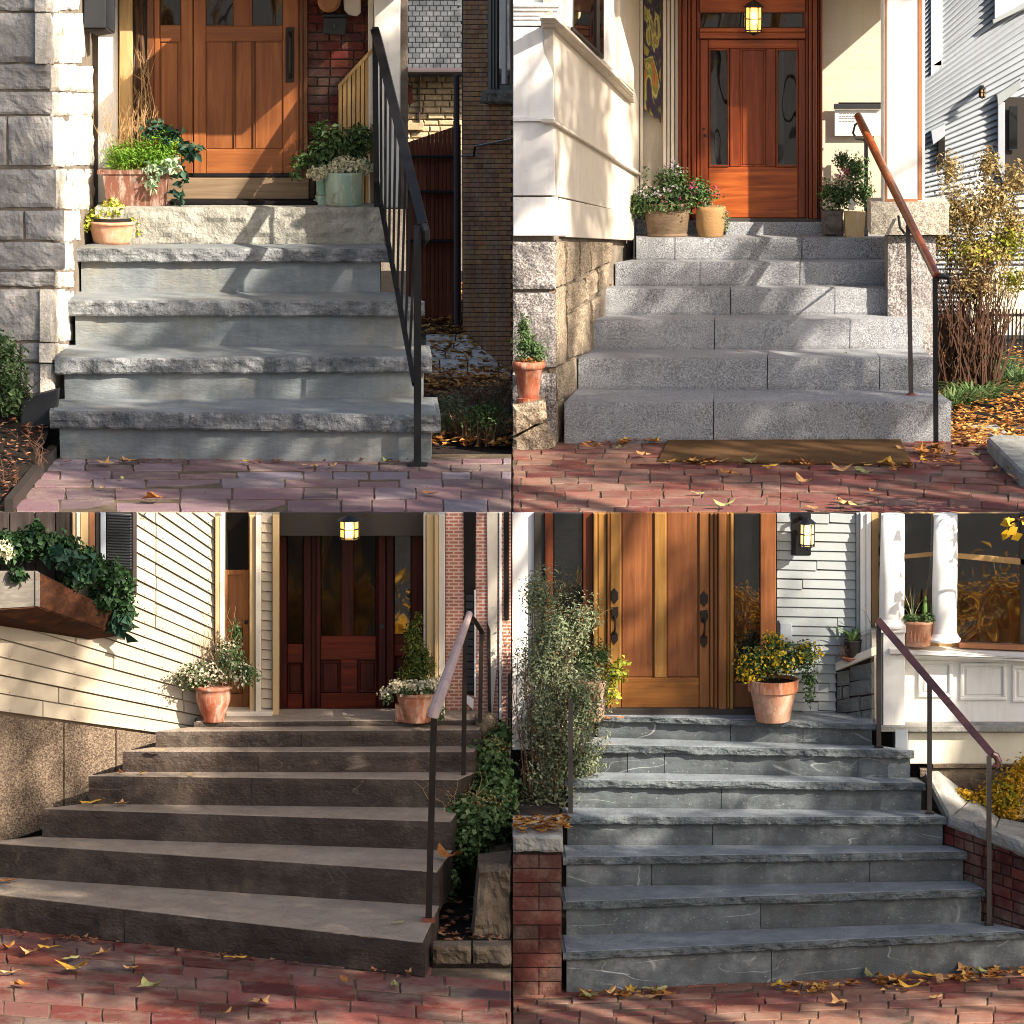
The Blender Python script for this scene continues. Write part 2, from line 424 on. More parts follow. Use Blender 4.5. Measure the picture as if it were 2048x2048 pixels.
def paint(name, c, rough=.5, dirt=None, amt=.5, bump=.08, jit=.03, scale=3.0, spec=.35, along=(1,1,1), metal=0.0):
    t = NT(name); v = t.pos(along); a = t.noise(scale, 7, .65, v); b = t.noise(scale*14, 4, .6, v)
    k = t.mix(t.math('MULTIPLY', b, .1), c, tuple(min(.3, x_*1.8+.006) for x_ in col(c)))
    if dirt: k = t.mix(t.math('MULTIPLY', t.ramp(a, [(.45,(0,0,0)),(.75,(1,1,1))]), amt), k, dirt)
    if name.startswith('terracotta') or name in ('plastic_brown','beige_pot','teal_glaze'):
        s1 = t.noise(1.0, 6, .7, t.pos((26,26,5))); k = t.mix(t.math('MULTIPLY', t.ramp(s1, [(.5,(0,0,0)),(.6,(1,1,1))]), .4), k, '#cdbfb0')
        s2 = t.noise(9, 7, .7, t.pos((1,1,1),(.3,.8,0))); k = t.mix(t.math('MULTIPLY', t.ramp(s2, [(.53,(0,0,0)),(.64,(1,1,1))]), .5), k, '#4a3a2c')
    if name in ('white_stucco','cream_paint','white_paint','cream_base','cream_wall','beige_siding','beige_trim','grey_siding','slate_siding'):
        s1 = t.noise(1.0, 7, .72, t.pos((16,16,1.6))); k = t.mix(t.math('MULTIPLY', t.ramp(s1, [(.5,(0,0,0)),(.72,(1,1,1))]), .22), k, '#8a7f70')
        s2 = t.noise(16, 8, .75); k = t.mix(t.math('MULTIPLY', t.ramp(s2, [(.62,(0,0,0)),(.68,(1,1,1))]), .35), k, '#9a8c78')
    if jit: k = t.jitter(k, jit)
    t.base(k); t.rough(t.math('ADD', t.math('MULTIPLY', a, .25), rough-.12), spec); t.bump(t.math('ADD', a, t.math('MULTIPLY', b, .5)), bump, .006)
    t.b.inputs['Metallic'].default_value = metal; return t
def leafm(name, stops, trans=.35, rough=.55):
    t = NT(name); at = t.n('ShaderNodeAttribute'); at.attribute_name = 'r'
    c = t.ramp(at.outputs['Fac'], stops); t.base(c); t.rough(rough, .3)
    tr = t.n('ShaderNodeBsdfTranslucent'); t.l(c, tr.inputs[0]); mx = t.n('ShaderNodeMixShader'); mx.inputs[0].default_value = trans
    t.l(t.b.outputs[0], mx.inputs[1]); t.l(tr.outputs[0], mx.inputs[2]); t.l(mx.outputs[0], t.o.inputs[0]); return t
def brickm(name, c1, c2, c3, jit=.3, hue=.012, rough=.88, soot=None):
    t = NT(name); a = t.noise(14, 5, .65); b = t.noise(110, 3, .6); r = t.n('ShaderNodeObjectInfo').outputs['Random']
    c = t.ramp(r, [(0, c1), (.5, c2), (1, c3)]); c = t.mix(t.math('MULTIPLY', a, .5), c, t.mix(.55, c, (.02,.015,.015)))
    c = t.mix(t.math('MULTIPLY', b, .25), c, (.5,.42,.38), 'OVERLAY')
    if soot: c = t.mix(t.ramp(t.noise(1.6, 6, .6), [(.48,(0,0,0)),(.7,(.7,.7,.7))]), c, soot)
    c = t.jitter(c, jit, hue); ws = t.noise(3.0, 9, .72); c = t.mix(t.math('MULTIPLY', t.ramp(ws, [(.46,(0,0,0)),(.66,(1,1,1))]), .5), c, '#8d8072')
    ms = t.noise(5.5, 7, .7, t.pos((1,1,1),(.5,.2,1))); c = t.mix(t.math('MULTIPLY', t.ramp(ms, [(.58,(0,0,0)),(.7,(1,1,1))]), .45), c, '#4a4a34')
    t.base(c); t.rough(rough, .2); t.bump(t.math('ADD', a, t.math('MULTIPLY', b, .6)), .7, .01); return t
def glassm(name, tint, rough=.03, alpha=.25, ior=1.9):
    """window pane: mostly clear, tinted, mirror-like at the surface"""
    t = NT(name); t.base(tint); t.rough(rough, .8); tr = t.n('ShaderNodeBsdfTransparent'); tr.inputs[0].default_value = (.75,.78,.8,1)
    mx = t.n('ShaderNodeMixShader'); mx.inputs[0].default_value = alpha
    a = t.noise(2.2, 1, .4, t.pos((1.6,1,.8)), .2); t.bump(a, .4, .03); t.b.inputs['IOR'].default_value = ior
    t.l(t.b.outputs[0], mx.inputs[1]); t.l(tr.outputs[0], mx.inputs[2]); t.l(mx.outputs[0], t.o.inputs[0]); return t
def glow(name, c, s):
    t = NT(name); t.base(c); v = t.noise(30, 2, .5); t.b.inputs['Emission Strength'].default_value = s
    t.l(t.ramp(v, [(.2, tuple(x*.75 for x in col(c))), (.8, c)]), t.b.inputs['Emission Color']); t.rough(.3); return t

# ground
stone('soil', '#0f0c0a', '#231a14', '#3a2c20', 9, 90, .95, .8, 0)
stone('asphalt', '#2c2b2a', '#3a3938', '#4a4846', 3, 160, .9, .4, 0)
stone('joint_sand', '#4a4034', '#665848', '#80705e', 8, 120, .95, .5, 0)
stone('mortar', '#6e655b', '#857b70', '#9b9186', 10, 90, .95, .4, 0)
stone('mortar_dark', '#2a2321', '#3b312d', '#4b403a', 10, 90, .95, .4, 0)
brickm('paver_purple', '#6b5a5e', '#80646a', '#75707a', .14, .012, .85)
brickm('paver_red', '#6b3a34', '#7d463e', '#6b4a44', .16, .008, .85)
brickm('paver_deep', '#5a2a26', '#6e352f', '#45393a', .2, .008, .85)
brickm('paver_pink', '#7d5347', '#8d6252', '#7d5c50', .14, .008, .85)
# stone
stone('limestone', '#8f8c8a', '#a9a6a3', '#c2bfbb', 5, 70, .9, .7, .06, '#9a9188')
stone('limestone_sunlit', '#b8b0a4', '#ddd5c9', '#f0ebe2', 5, 60, .9, .8, .05, '#c4b7a2')  # paler copy of limestone, sunlight put into the colour
stone('bluestone_rough', '#4b4e53', '#7d8083', '#b9babb', 9, 55, .88, 1.0, .06)
stone('bluestone', '#646a70', '#838a8e', '#a3a6a6', 3, 70, .8, .35, .05, '#857f70', stretch=(.6,.6,1.6))
stone('top_block', '#85847d', '#a9a79f', '#c4c1b8', 7, 60, .9, .9, .03, '#8a8676')
granite('granite_grey', '#4d4f54', '#888a8e', '#b6b8bb', 160)
granite('granite_rough', '#3f3c3c', '#7d7774', '#b3aeaa', 90)
granite('granite_buff', '#55483a', '#8b7c69', '#b3a48f', 100, .1)
granite('granite_brown', '#3b2f26', '#6b5a4b', '#95836f', 110, .05)
granite('granite_cream', '#6d655a', '#a89f90', '#cfc7b8', 100, .05)
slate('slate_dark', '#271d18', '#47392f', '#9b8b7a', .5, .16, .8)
slate('slate_skylit', '#7d7064', '#9f9080', '#b8a898', .2, .06, .2)  # paler slate for treads, sky light put into the colour
slate('slate_grey', '#3b4044', '#60676b', '#d3d7d8', 1.0, .26, .5, .25)
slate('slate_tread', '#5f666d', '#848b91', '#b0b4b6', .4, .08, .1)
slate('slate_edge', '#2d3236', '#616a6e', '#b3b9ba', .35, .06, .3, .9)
stone('cap_stone', '#7d7c78', '#9b9a95', '#b9b7b0', 6, 80, .9, .5, .05)
stone('boulder', '#4f463c', '#756858', '#998b79', 6, 60, .9, .7, .08, '#4a3426')
stone('block_grey', '#5e615f', '#7b7e7b', '#989a96', 6, 70, .9, .5, .1)
stone('far_stone', '#8f7f63', '#b9a688', '#d3c3a5', 6, 50, .9, .4, .16)
brickm('brick_red', '#5c2a24', '#74382f', '#43292a', .22, .01)
brickm('brick_brown', '#9a6238', '#b87c46', '#9f6c44', .24, .012, .9, '#6a4a36')
brickm('brick_pier', '#532c27', '#653831', '#43312e', .2, .008)
stone('shingle_grey', '#3f4246', '#56595d', '#6e7074', 7, 120, .95, .5, .2)
# wood
wood('door_oak', '#6c3b1b', '#8a5128', '#a2693a', 'z')
wood('door_oak_h', '#6c3b1b', '#8a5128', '#a2693a', 'x')
wood('frame_oak', '#4f2c16', '#6b3f20', '#7d502d', 'z')
wood('sill_oak', '#5b4a38', '#7b6750', '#93806a', 'x', rough=.8)
wood('mahogany', '#4f1e0b', '#7d3614', '#984d24', 'z', coat=.35, rough=.38)
wood('mahogany_h', '#55220c', '#8f4417', '#ad6129', 'x', coat=.35, rough=.38)
wood('mahogany_dark', '#3d170a', '#5d2811', '#70391c', 'z', coat=.3, rough=.4)
wood('walnut', '#1a0703', '#46150a', '#62220f', 'z', coat=.08, rough=.45, spec=.25)
wood('walnut_h', '#2a0c05', '#64230e', '#7f3717', 'x', coat=.08, rough=.45, spec=.25)
wood('fir', '#5f3a1b', '#82522a', '#996839', 'z', coat=.15)
wood('fir_red', '#5c331a', '#7c4a28', '#935f38', 'z', coat=.15)
wood('fir_gold', '#7d5626', '#9f743a', '#b48a4e', 'z', coat=.15)
wood('fir_h', '#6a3f18', '#915c28', '#a8743c', 'x', coat=.15)
wood('cedar_tan', '#9a7748', '#bd9a68', '#d2b487', 'z', rough=.7, spec=.2)
wood('bark', '#2f2219', '#4a3728', '#6b543f', 'z', rough=.9, bump=.8, spec=.1)
wood('fence_red', '#5a3022', '#7d4631', '#945d45', 'z', rough=.8, spec=.15)
wood('box_grey', '#5d5853', '#7a746c', '#979087', 'x', rough=.85, spec=.15, worn='#6b3b1d')
wood('box_brown', '#2b1a12', '#44291b', '#6b4023', 'x', rough=.85, spec=.15)
wood('curtain_dark', '#2c2624', '#453d3a', '#5a504c', 'z', rough=.9, spec=.1)
wood('rail_wood', '#6b2f16', '#93481f', '#b46a38', 'z', rough=.35, coat=.4)
wood('rail_plum', '#3a2422', '#553432', '#6d4744', 'x', rough=.35, coat=.4)
# paint and metal
paint('white_paint', '#e9e7e2', .5, '#cfcabf', .4)
paint('white_stucco', '#eceae6', .6, '#bdb9b3', .35)
paint('cream_paint', '#cfc4b4', .55, '#bcb09d', .4)
paint('cream_wall', '#bcb19f', .6, '#b39f80', .5, .3, scale=5, along=(.5,1,3))
paint('beige_siding', '#b0a28b', .55, '#968870', .5, .2, .05, 3, along=(.4,1,1))
paint('beige_trim', '#b89c6e', .55, '#b39e78', .35)
paint('grey_siding', '#8d9496', .55, '#757c7e', .5, .15, .04)
paint('slate_siding', '#9aa1a9', .6, '#7d848d', .45, .15, .05)
paint('cream_base', '#d9d2bd', .6, '#b5ab90', .5)
paint('black_iron', '#0c0d11', .45, '#1c1b1d', .5, .15, spec=.35)
paint('grey_iron', '#3c3836', .42, '#2a2321', .6, .15, spec=.5)
paint('bronze_iron', '#17110e', .45, '#33261c', .5, .15, spec=.4)
paint('dark_box', '#24262a', .45, '#3a3a3a', .4)
paint('gutter', '#4a3f42', .5, '#2f2a2c', .4)
paint('rust_cap', '#7a4432', .8, '#3d2018', .6)
paint('pink_rail', '#a48e8a', .55, '#7d625e', .6, .2, along=(6,6,1))
paint('frame_dark', '#2f2a26', .5, '#1c1a18', .4)
paint('trim_wood', '#a98555', .55, '#8a683e', .4)
paint('brown_edge', '#9a6645', .6, '#7a4a30', .5)
paint('mat_coir', '#5d4630', .98, '#453322', .5, .9, 0, 60, .05)
paint('mat_dark', '#1b191a', .98, '#2c2828', .5, .5, 0, 40, .05)
paint('paper', '#d8d5cf', .7); paint('ink', '#6b6a6d', .8)
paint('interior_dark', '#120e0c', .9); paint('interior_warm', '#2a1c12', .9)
paint('drapery', '#8d867c', .9, '#6a645c', .5, along=(14,1,.4))
paint('white_cloth', '#cfcac0', .8)
# pots
paint('terracotta', '#a9623f', .85, '#c9a58e', .8, .25, scale=7)
paint('terracotta_pale', '#b88466', .9, '#d3b9a6', .8, .25, scale=5)
paint('terracotta_red', '#964a2e', .8, '#b58a72', .8, .2, scale=6)
paint('terracotta_light', '#c98a66', .85, '#d9b79e', .8, .3, scale=8)
paint('plastic_brown', '#6d4436', .6, '#8a6252', .4, .12)
paint('teal_glaze', '#7fa898', .4, '#b78a55', .55, .1, scale=5, along=(2,2,.6), spec=.5)
paint('bark_pot', '#7a6550', .9, '#4b3c2d', .6, .8, scale=12, along=(1,1,4))
paint('wicker', '#a07a50', .85, '#7a5834', .5, .9, scale=60, along=(1,1,1.5))
paint('green_glaze', '#4f5e4a', .35, '#3a4636', .5, .1, spec=.6)
paint('beige_pot', '#c2a673', .7, '#a78a59', .4, .15)
paint('black_pot', '#1c1b1b', .5, '#2e2c2b', .4)
paint('grey_stone_pot', '#5c5650', .9, '#413c37', .6, .6, scale=12)
# foliage
leafm('leaf_bright', [(0, '#3f6a18'), (.5, '#6c9a2c'), (1, '#a0c050')])
leafm('leaf_mid', [(0, '#2a3d20'), (.5, '#4c6738'), (.95, '#7d9460'), (1, '#8a7a4a')])
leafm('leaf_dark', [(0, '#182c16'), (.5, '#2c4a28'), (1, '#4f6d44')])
leafm('leaf_sage', [(0, '#4f593f'), (.5, '#758060'), (.93, '#a3aa86'), (1, '#8a5f42')], .3)
leafm('leaf_silver', [(0, '#6b8a63'), (.5, '#a5bd98'), (1, '#dbe6cc')])
leafm('leaf_succulent', [(0, '#6a7d1d'), (.5, '#a9b33f'), (.85, '#d5d07a'), (1, '#b5703a')])
leafm('leaf_bluegreen', [(0, '#1d362c'), (.5, '#31513f'), (1, '#52705a')])
leafm('leaf_yellow', [(0, '#8a6a10'), (.5, '#c99a1c'), (1, '#e8c545')])
leafm('leaf_ygreen', [(0, '#5a6a18'), (.5, '#8f952a'), (1, '#c2b545')])
leafm('leaf_golden', [(0, '#5e4a2c'), (.35, '#8f7748'), (.7, '#b39d6c'), (.9, '#7d7d42'), (1, '#c9b88c')])
leafm('leaf_brownplant', [(0, '#5a4032'), (.5, '#8a6a52'), (.9, '#b09478'), (1, '#6a8a84')], .2)
paint('leaf_green_solid', '#5a7a3a', .7, '#3f5a26', .5, .6, scale=30)
leafm('leaf_conifer', [(0, '#2a3a14'), (.5, '#48591f'), (1, '#8c8a30')])
leafm('petal_white', [(0, '#a89f7c'), (.5, '#cfc6ac'), (1, '#e6dfcc')])
leafm('petal_cream', [(0, '#a8b08a'), (.4, '#d3cfae'), (1, '#e9dfc2')])
leafm('petal_pink', [(0, '#a83a7a'), (.5, '#c95a8c'), (1, '#d94a4a')])
leafm('petal_lilac', [(0, '#a79aa8'), (.6, '#c4b8c4'), (1, '#b06a9a')])
leafm('petal_yellow', [(0, '#b08a14'), (.5, '#d6b526'), (1, '#e6d050')])
leafm('leaf_litter', [(0, '#5a3418'), (.35, '#8f5a2b'), (.7, '#bd8440'), (1, '#d9ab62')], .2, .75)
leafm('leaf_litter_red', [(0, '#4a2a20'), (.4, '#7a4a35'), (.75, '#94664c'), (1, '#a8805f')], .2, .75)
leafm('leaf_reflected', [(0, '#b07a1c'), (.5, '#d8a030'), (1, '#f0cc68')], .6)  # leaves of the unseen added shrubs, paled for brighter reflections
leafm('leaf_autumn', [(0, '#8a5a10'), (.5, '#c28a1c'), (1, '#dba93c')], .4)
paint('dry_stem', '#a8865c', .9, '#7a5a3a', .5); paint('dark_stem', '#4a3326', .9, '#6b4a38', .5); paint('grey_stem', '#8a8078', .9)
for nm, c1, c2 in (('leaf_dry_tan', '#94693e', '#c49a68'), ('leaf_dry_orange', '#7d4a22', '#b0743a'), ('leaf_dry_yellow', '#a87a24', '#cfa544'), ('leaf_dry_green', '#6d7040', '#a8a06a')):
    t = NT(nm); t.base(t.ramp(t.noise(40, 4, .6), [(.3, c1), (.7, c2)])); t.rough(.75, .2)
# glass and lamps
glassm('glass_dark', (.006,.007,.008), .03, .06)
glassm('glass_black', (.004,.003,.003), .05, .02, 1.28)
glassm('glass_clear', (.008,.009,.01), .02, .35, 2.1)
glow('lamp_glass', '#ffc766', .62)
glow('lamp_glass_soft', '#ffdc96', .5)
# abstract painted panel
t = NT('painted_panel'); v = t.pos((5,1,1.6), (0,.5,0)); a = t.noise(1.9, 3, .5, v, 1.5)
t.base(t.ramp(a, [(.25,'#b5672c'),(.36,'#8a8a3a'),(.42,'#2a1d2c'),(.5,'#3f3140'),(.55,'#b9a85a'),(.6,'#5f7030'),(.66,'#b5672c'),(.74,'#3a2a30')])); t.rough(.5)
# distant plaster / brick facade that is too far for single bricks
t = NT('far_brick'); bt = t.n('ShaderNodeTexBrick'); bt.inputs['Scale'].default_value = 1.0
mp = t.pos((1,1,1),(math.pi/2,0,0)); t.l(mp, bt.inputs['Vector'])
for k, c in (('Color1','#8f5546'),('Color2','#a86a58'),('Mortar','#c9b3a6')): bt.inputs[k].default_value = (*col(c),1)
bt.inputs['Mortar Size'].default_value = .004; bt.inputs['Brick Width'].default_value = .055; bt.inputs['Row Height'].default_value = .02
t.base(t.mix(t.math('MULTIPLY', t.noise(4,5,.6), .4), bt.outputs[0], '#b98a78')); t.rough(.9, .2)
# ------------------------------------------------------------------ ground and terrace
def GP(p, n):
    q = Plane((0,0),(1,0)); q.p = V(p); q.n = V(n).normalized(); return q
tag(MB().box(-150,150,-150,150,-.35,-.30).out('ground', 'asphalt'), kind='structure')
tag(MB().box(-60,60,0.004,80,ZU-.14,ZU-.035).out('upper_ground', 'soil'), kind='structure')

def solve_stairs(z0, bl, br, rows):
    out = []; z = z0; Y = None
    for (xl, tl, xr, tr, t) in rows:
        xm = (xl+xr)/2; ym = (tl+tr)/2
        if Y is None: Y = RZ(xm, (bl+br)/2, z).y
        zt = RY(xm, ym, Y).z
        L = RZ(xl, tl, zt); R = RZ(xr, tr, zt)
        out.append(dict(zb=z, z=zt, L=L, R=R, xl=xl, xr=xr)); z = zt; Y = Y + t
    return out
def backs(S, k, last):
    if k+1 < len(S): return S[k+1]['L'], S[k+1]['R']
    return last

def pavers(parent, mat_names, z, rows, xl, xr, blen, seed, gap=1.6, skew=0.0, th=.05, joint='joint_sand', maxn=300, jit=3.0, ymax=9999):
    """bricks laid in courses; rows are image rows on the plane z, xl/xr functions of the row; skew tilts the courses"""
    r = random.Random(seed); n = 0; rest = MB()
    for i in range(len(rows)-1):
        y0, y1 = rows[i], rows[i+1]; ym = (y0+y1)/2
        x = xl(ym) - r.uniform(0, blen(0, ym)*.9); a0 = xl(ym); a1 = xr(ym)
        while x < a1:
            L = blen(x, ym)*r.uniform(.8, 1.25); p0 = max(x+gap/2, a0); p1 = min(x+L-gap/2, a1)
            if p1-p0 > 6:
                g = gap*.35
                f = lambda px, py: RZ(px + r.uniform(-1,1)*jit*.25, min(ymax, py + skew*(px-a0) + r.uniform(-1,1)*.5), z)
                pm = (p0+p1)/2 + r.uniform(-.2,.2)*(p1-p0); k1 = r.uniform(0,.025)*(p1-p0); k2 = r.uniform(0,.025)*(p1-p0)
                q = [f(p0+k1,y0+g), f(pm,y0+g*r.uniform(.3,2)), f(p1-k2,y0+g), f(p1,(y0+y1)/2), f(p1-k1,y1-g), f(pm,y1-g*r.uniform(.3,2)), f(p0+k2,y1-g), f(p0,(y0+y1)/2)]
                dz = r.uniform(-.004,.004); tx = r.uniform(-.003,.003)
                q = [V((v.x, v.y, z+dz+(tx if k < 3 else -tx))) for k, v in enumerate(q)]
                mb = MB().plate(q, (0,0,1), th, .0035)
                if n < maxn: mb.out('brick', r.choice(mat_names), parent)
                else: rest.add(mb.v, mb.f)
                n += 1
            x += L
    if rest.v: tag(rest.out('brick_rest', mat_names[0], parent), kind='stuff')
    gp = []
    for i in range(420):
        k = r.randrange(1, len(rows)); py = rows[k] + r.gauss(0, 1.2) if r.random() < .7 else r.uniform(rows[0], rows[-1]); x_ = r.uniform(xl(py), xr(py))
        p = RZ(x_, min(ymax, py + skew*(x_-xl(py))), z); gp.append(V((p.x, p.y, z-.001)))
    litter('grit', gp, .016, 'leaf_litter_red', None, None, seed, parent)['kind'] = 'stuff'

def PPo(name, mat, parent, pl, pts, t=.03, c=.003):
    return MB().plate([pl.pt(x, y, o) for x, y, o in pts], pl.n, t, c).out(name, mat, parent)
# ================================================================== upper left place
S1 = solve_stairs(ZU, 924, 921, [(99,822,881,831,.60),(109,717,864,714,.55),(131,601,849,602,.42),(143,497,778,498,.27),(190,415,768,415,.3)])
L1 = S1[-1]['z']; YF1 = S1[-1]['L'].y; W1 = YF1 + .40; P1 = FP(W1)
steps1 = empty('stone_steps', (RY(490,922,S1[0]['L'].y).x, S1[0]['L'].y, ZU), 'bluestone steps with rock-faced tread slabs and smooth recessed risers beside black iron railing', 'steps')
for k, s in enumerate(S1):
    L, R = s['L'], s['R']; bL, bR = backs(S1, k, (V((L.x, W1+.1, 0)), V((R.x, W1+.1, 0))))
    if k < 4:
        zb = s['z'] - (.108 if k == 0 else .10 if k < 3 else .088)
        MB().slab(L, R, V((bR.x+.03, bR.y+.09,0)), V((bL.x-.03, bL.y+.09,0)), zb, s['z'], .012, k+1, 140, 8).out('tread', 'bluestone_rough', steps1)
        i0, i1 = (.055, .06)
        a = V((L.x+i0, L.y+.05, 0)); b = V((R.x-i1, R.y+.05, 0))
        MB().slab(a, b, V((b.x, b.y+.3,0)), V((a.x, a.y+.3,0)), s['zb']-(.03 if k == 0 else .02), zb+.001, .0025, 20+k, 50, 4, .001).out('riser', 'bluestone', steps1)
    else:
        MB().slab(L, R, V((R.x, W1+.05,0)), V((L.x, W1+.05,0)), s['zb']-.02, s['z'], .016, 9, 90, 8).out('landing_block', 'top_block', steps1)
# smooth worn tops on the tread slabs
for k, s in enumerate(S1[:4]):
    L, R = s['L'], s['R']; bL, bR = S1[k+1]['L'], S1[k+1]['R']
    q = [(L.x+.02, L.y+.022, s['z']+.003), (R.x-.02, R.y+.022, s['z']+.003), (bR.x+.0, bR.y+.06, s['z']+.003), (bL.x+.0, bL.y+.06, s['z']+.003)]
    MB().plate(q, (0,0,1), .006, .002).out('tread_top', 'bluestone', steps1)

# brick path in front
pav1 = tag(MB().box(RZ(-10,1024,ZU).x, -.004, 0.0, 2.3, ZU-.03, ZU-.005).out('brick_pavement', 'joint_sand'), kind='structure')
pavers(pav1, ['paver_purple'], ZU, [917,928,942,958,975,998,1023.5], lambda y: max(20, 118-(y-905)*.82), lambda y: 1022,
       lambda x, y: 120 if x < 600 else 72, 5, 2.0, ymax=1023.5)
# edging board, soil bed, shrub on the left
a = RZ(118,900,ZU); b = RZ(18,1022,ZU)
tag(MB().bar(V((a.x,a.y,ZU+.0)), V((b.x,b.y,ZU+.0)), .05, .14, up=(0,0,1)).out('edging_board', 'frame_dark'), 'dark timber board edging the soil bed beside purple brick path', 'edging')
vs = []; fs = []; NX, NY = 24, 40
for j in range(NY+1):
    Y = 0.02 + 2.75*j/NY; xr = a.x + (b.x-a.x)*max(0, 1-Y/a.y) + .0 if Y < a.y else a.x + .12
    for i in range(NX+1):
        x = -3.35 + (xr+3.35-.02)*i/NX; z = ZU - .02 + .30*min(1, max(0, (Y-.3)/2.2))**1.3*(1-.25*i/NX) + .03*MN.noise(V((x*6,Y*6,1)))
        vs.append((x,Y,z))
for j in range(NY):
    for i in range(NX): q = j*(NX+1)+i; fs.append((q,q+1,q+NX+2,q+NX+1))
bed1 = tag(mk('soil_bed', vs, fs, 'soil', smooth=True), kind='structure')
BZ = lambda x, y: ZU - .02 + .30*min(1, max(0, (y-.3)/2.2))**1.3*.85
r = random.Random(4)
pts = []
for i in range(260):
    p = RZ(r.uniform(-5,100), r.uniform(880,1020), ZU)
    if p.x < a.x + (b.x-a.x)*max(0, 1-p.y/a.y) - .03: pts.append(V((p.x,p.y,BZ(p.x,p.y)+.02)))
litter('mulch_litter', pts, .07, 'leaf_litter_red', 'brown shredded leaves and mulch on the soil bed', 'leaf litter', 3)
for i, (x, y, lab) in enumerate(((-2.93,.75,'bare dried plant stalks nearest the dark edging board'),(-2.80,1.35,'bare dried plant stalks beside the lowest bluestone step'))):
    e = empty('dried_plant', (x,y,BZ(x,y)), lab, 'plant', 'dried plants in the soil bed'); twigs('stalks', V((x,y,BZ(x,y)-.01)), 7, .26, .24, .004, 'dark_stem', e, 8+i, (.08,.12), .05, 2)
shrub1 = empty('evergreen_shrub', (-2.95,2.25,BZ(0,2.25)), 'small glossy green shrub growing against the grey stone pillar', 'shrub')
c1 = RY(18,745,2.25)
twigs('stem', V((-2.95,2.25,BZ(0,2.25)-.02)), 6, .35, .1, .007, 'dark_stem', shrub1, 3)
foliage('foliage', [(c1,(.13,.14,.2)), (c1+V((.02,0,-.14)),(.12,.12,.15)), (c1+V((-.06,0,.16)),(.1,.1,.12))], 1500, .034, 'leaf_mid', shrub1, 3, .5, .5)
MB().plate([RY(40,800,2.2),RY(116,780,2.2),RY(112,850,2.2),RY(40,862,2.2)], (0,-1,0), .12, .01).out('drain_block', 'dark_box')
tag(bpy.data.objects['drain_block'], 'black plastic drain block at the foot of the stone pillar', 'drain block')

# rock-faced stone pillar
YP1 = 2.62
pil = empty('stone_pillar', (RY(50,790,YP1).x, YP1, 2.9), 'pale grey rock-faced ashlar pillar with sun-toned return side left of oak door', 'pillar')
PF = FP(YP1); A = RY(104,400,YP1); B = RY(192,300,W1+.05); PS = Plane((A.x,A.y),(B.x,B.y))
core = MB(); q0 = [(RY(-30,-20,YP1).x, YP1+.022), (A.x-.01, YP1+.022), (B.x-.006, W1+.1), (RY(-30,0,W1).x, W1+.1)]
zt = RY(0,-30,YP1).z
core.add([(x,y,2.7) for x,y in q0]+[(x,y,zt) for x,y in q0], [(0,1,5,4),(1,2,6,5),(2,3,7,6),(3,0,4,7),(4,5,6,7),(3,2,1,0)])
core.out('mortar_core', 'mortar', pil)
MB().box(-6.0, RY(-29,300,YP1).x, YP1+.03, W1+.3, ZU-.03, zt).out('wing_wall', 'limestone', pil)
crs = [(-25,20,93,[]),(27,124,94,[]),(130,178,100,[]),(185,228,102,[]),(234,330,104,[14]),(340,414,110,[]),(423,479,126,[48]),(486,538,128,[]),(545,572,108,[]),(580,680,103,[]),(688,722,102,[40]),(729,792,104,[])]
for i, (y0,y1,cx,sp) in enumerate(crs):
    xs = [-28] + sp + [cx]
    for j in range(len(xs)-1):
        MB().rock(prect(PF, xs[j]+(3 if j else 0), y0-.5, xs[j+1]-(2 if j+2 < len(xs) else 0), y1+.5), PF.n, .08, .016, 14 if xs[j+1]-xs[j] > 50 else 8, 8, i*3+j, .3).out('stone', 'limestone', pil)
    # return side: two or three stones per course
    rx = 168+ (y0/90)*14 if y0 < 120 else 190 if y0 < 420 else 162 if y0 < 480 else 150 if y0 < 540 else 150
    e = cx+2; xs = [e, e+(rx-e)*r.uniform(.38,.6), rx] if y1-y0 > 30 or i % 2 else [e, rx]
    for j in range(len(xs)-1):
        if xs[j+1]-xs[j] < 8: continue
        MB().rock(prect(PS, xs[j]+.3, y0-1+r.uniform(-4,4)*(j>0), xs[j+1]-.3, y1+3+r.uniform(-4,4)*(j>0)), PS.n, .08, .014, 8, 8, 50+i*3+j, .3).out('return_stone', 'limestone_sunlit', pil)  # paler stone than the front puts the sun into the colour

# ---- house front with oak door
h1 = empty('brick_house', (RZ(480,400,L1).x, W1, L1), 'house front with oak entrance door, dark red brick and white porch post', 'house')
wl = PR('wall', 'mortar', h1, FP(W1+.03), 150, -20, 815, 418, .15)
r = random.Random(11); row = 0; y = -6
while y < 415:
    x = 615 - (row % 2)*24 - r.uniform(0,4)
    while x < 742:
        x1 = x + (r.choice([47,47,24]))
        if min(x1,742)-max(x,615) > 6: PR('brick', 'brick_red', wl, P1, max(x,616), y, min(x1,742)-2.2, y+15.6, .05, r.uniform(-.002,.002), .003)
        x = x1
    y += 18; row += 1
def raised(parent, pl, x0, y0, x1, y1, mat, off=.0, w=3, mw=None, name='panel'):
    """panel: a field set back behind a thin moulding"""
    o = PR(name, mat, parent, pl, x0+w, y0+w, x1-w, y1-w, .012, off+.006, .004)
    mb = MB()
    for (a0,b0,a1,b1) in ((x0,y0,x1,y0+w),(x0,y1-w,x1,y1),(x0,y0+w,x0+w,y1-w),(x1-w,y0+w,x1,y1-w)): mb.plate(prect(pl,a0,b0,a1,b1,off+.010), pl.n, .02, .003)
    mb.out('moulding', mw or mat, parent); return o
dr = PR('door', 'door_oak', h1, P1, 387, -20, 598, 347, .04)
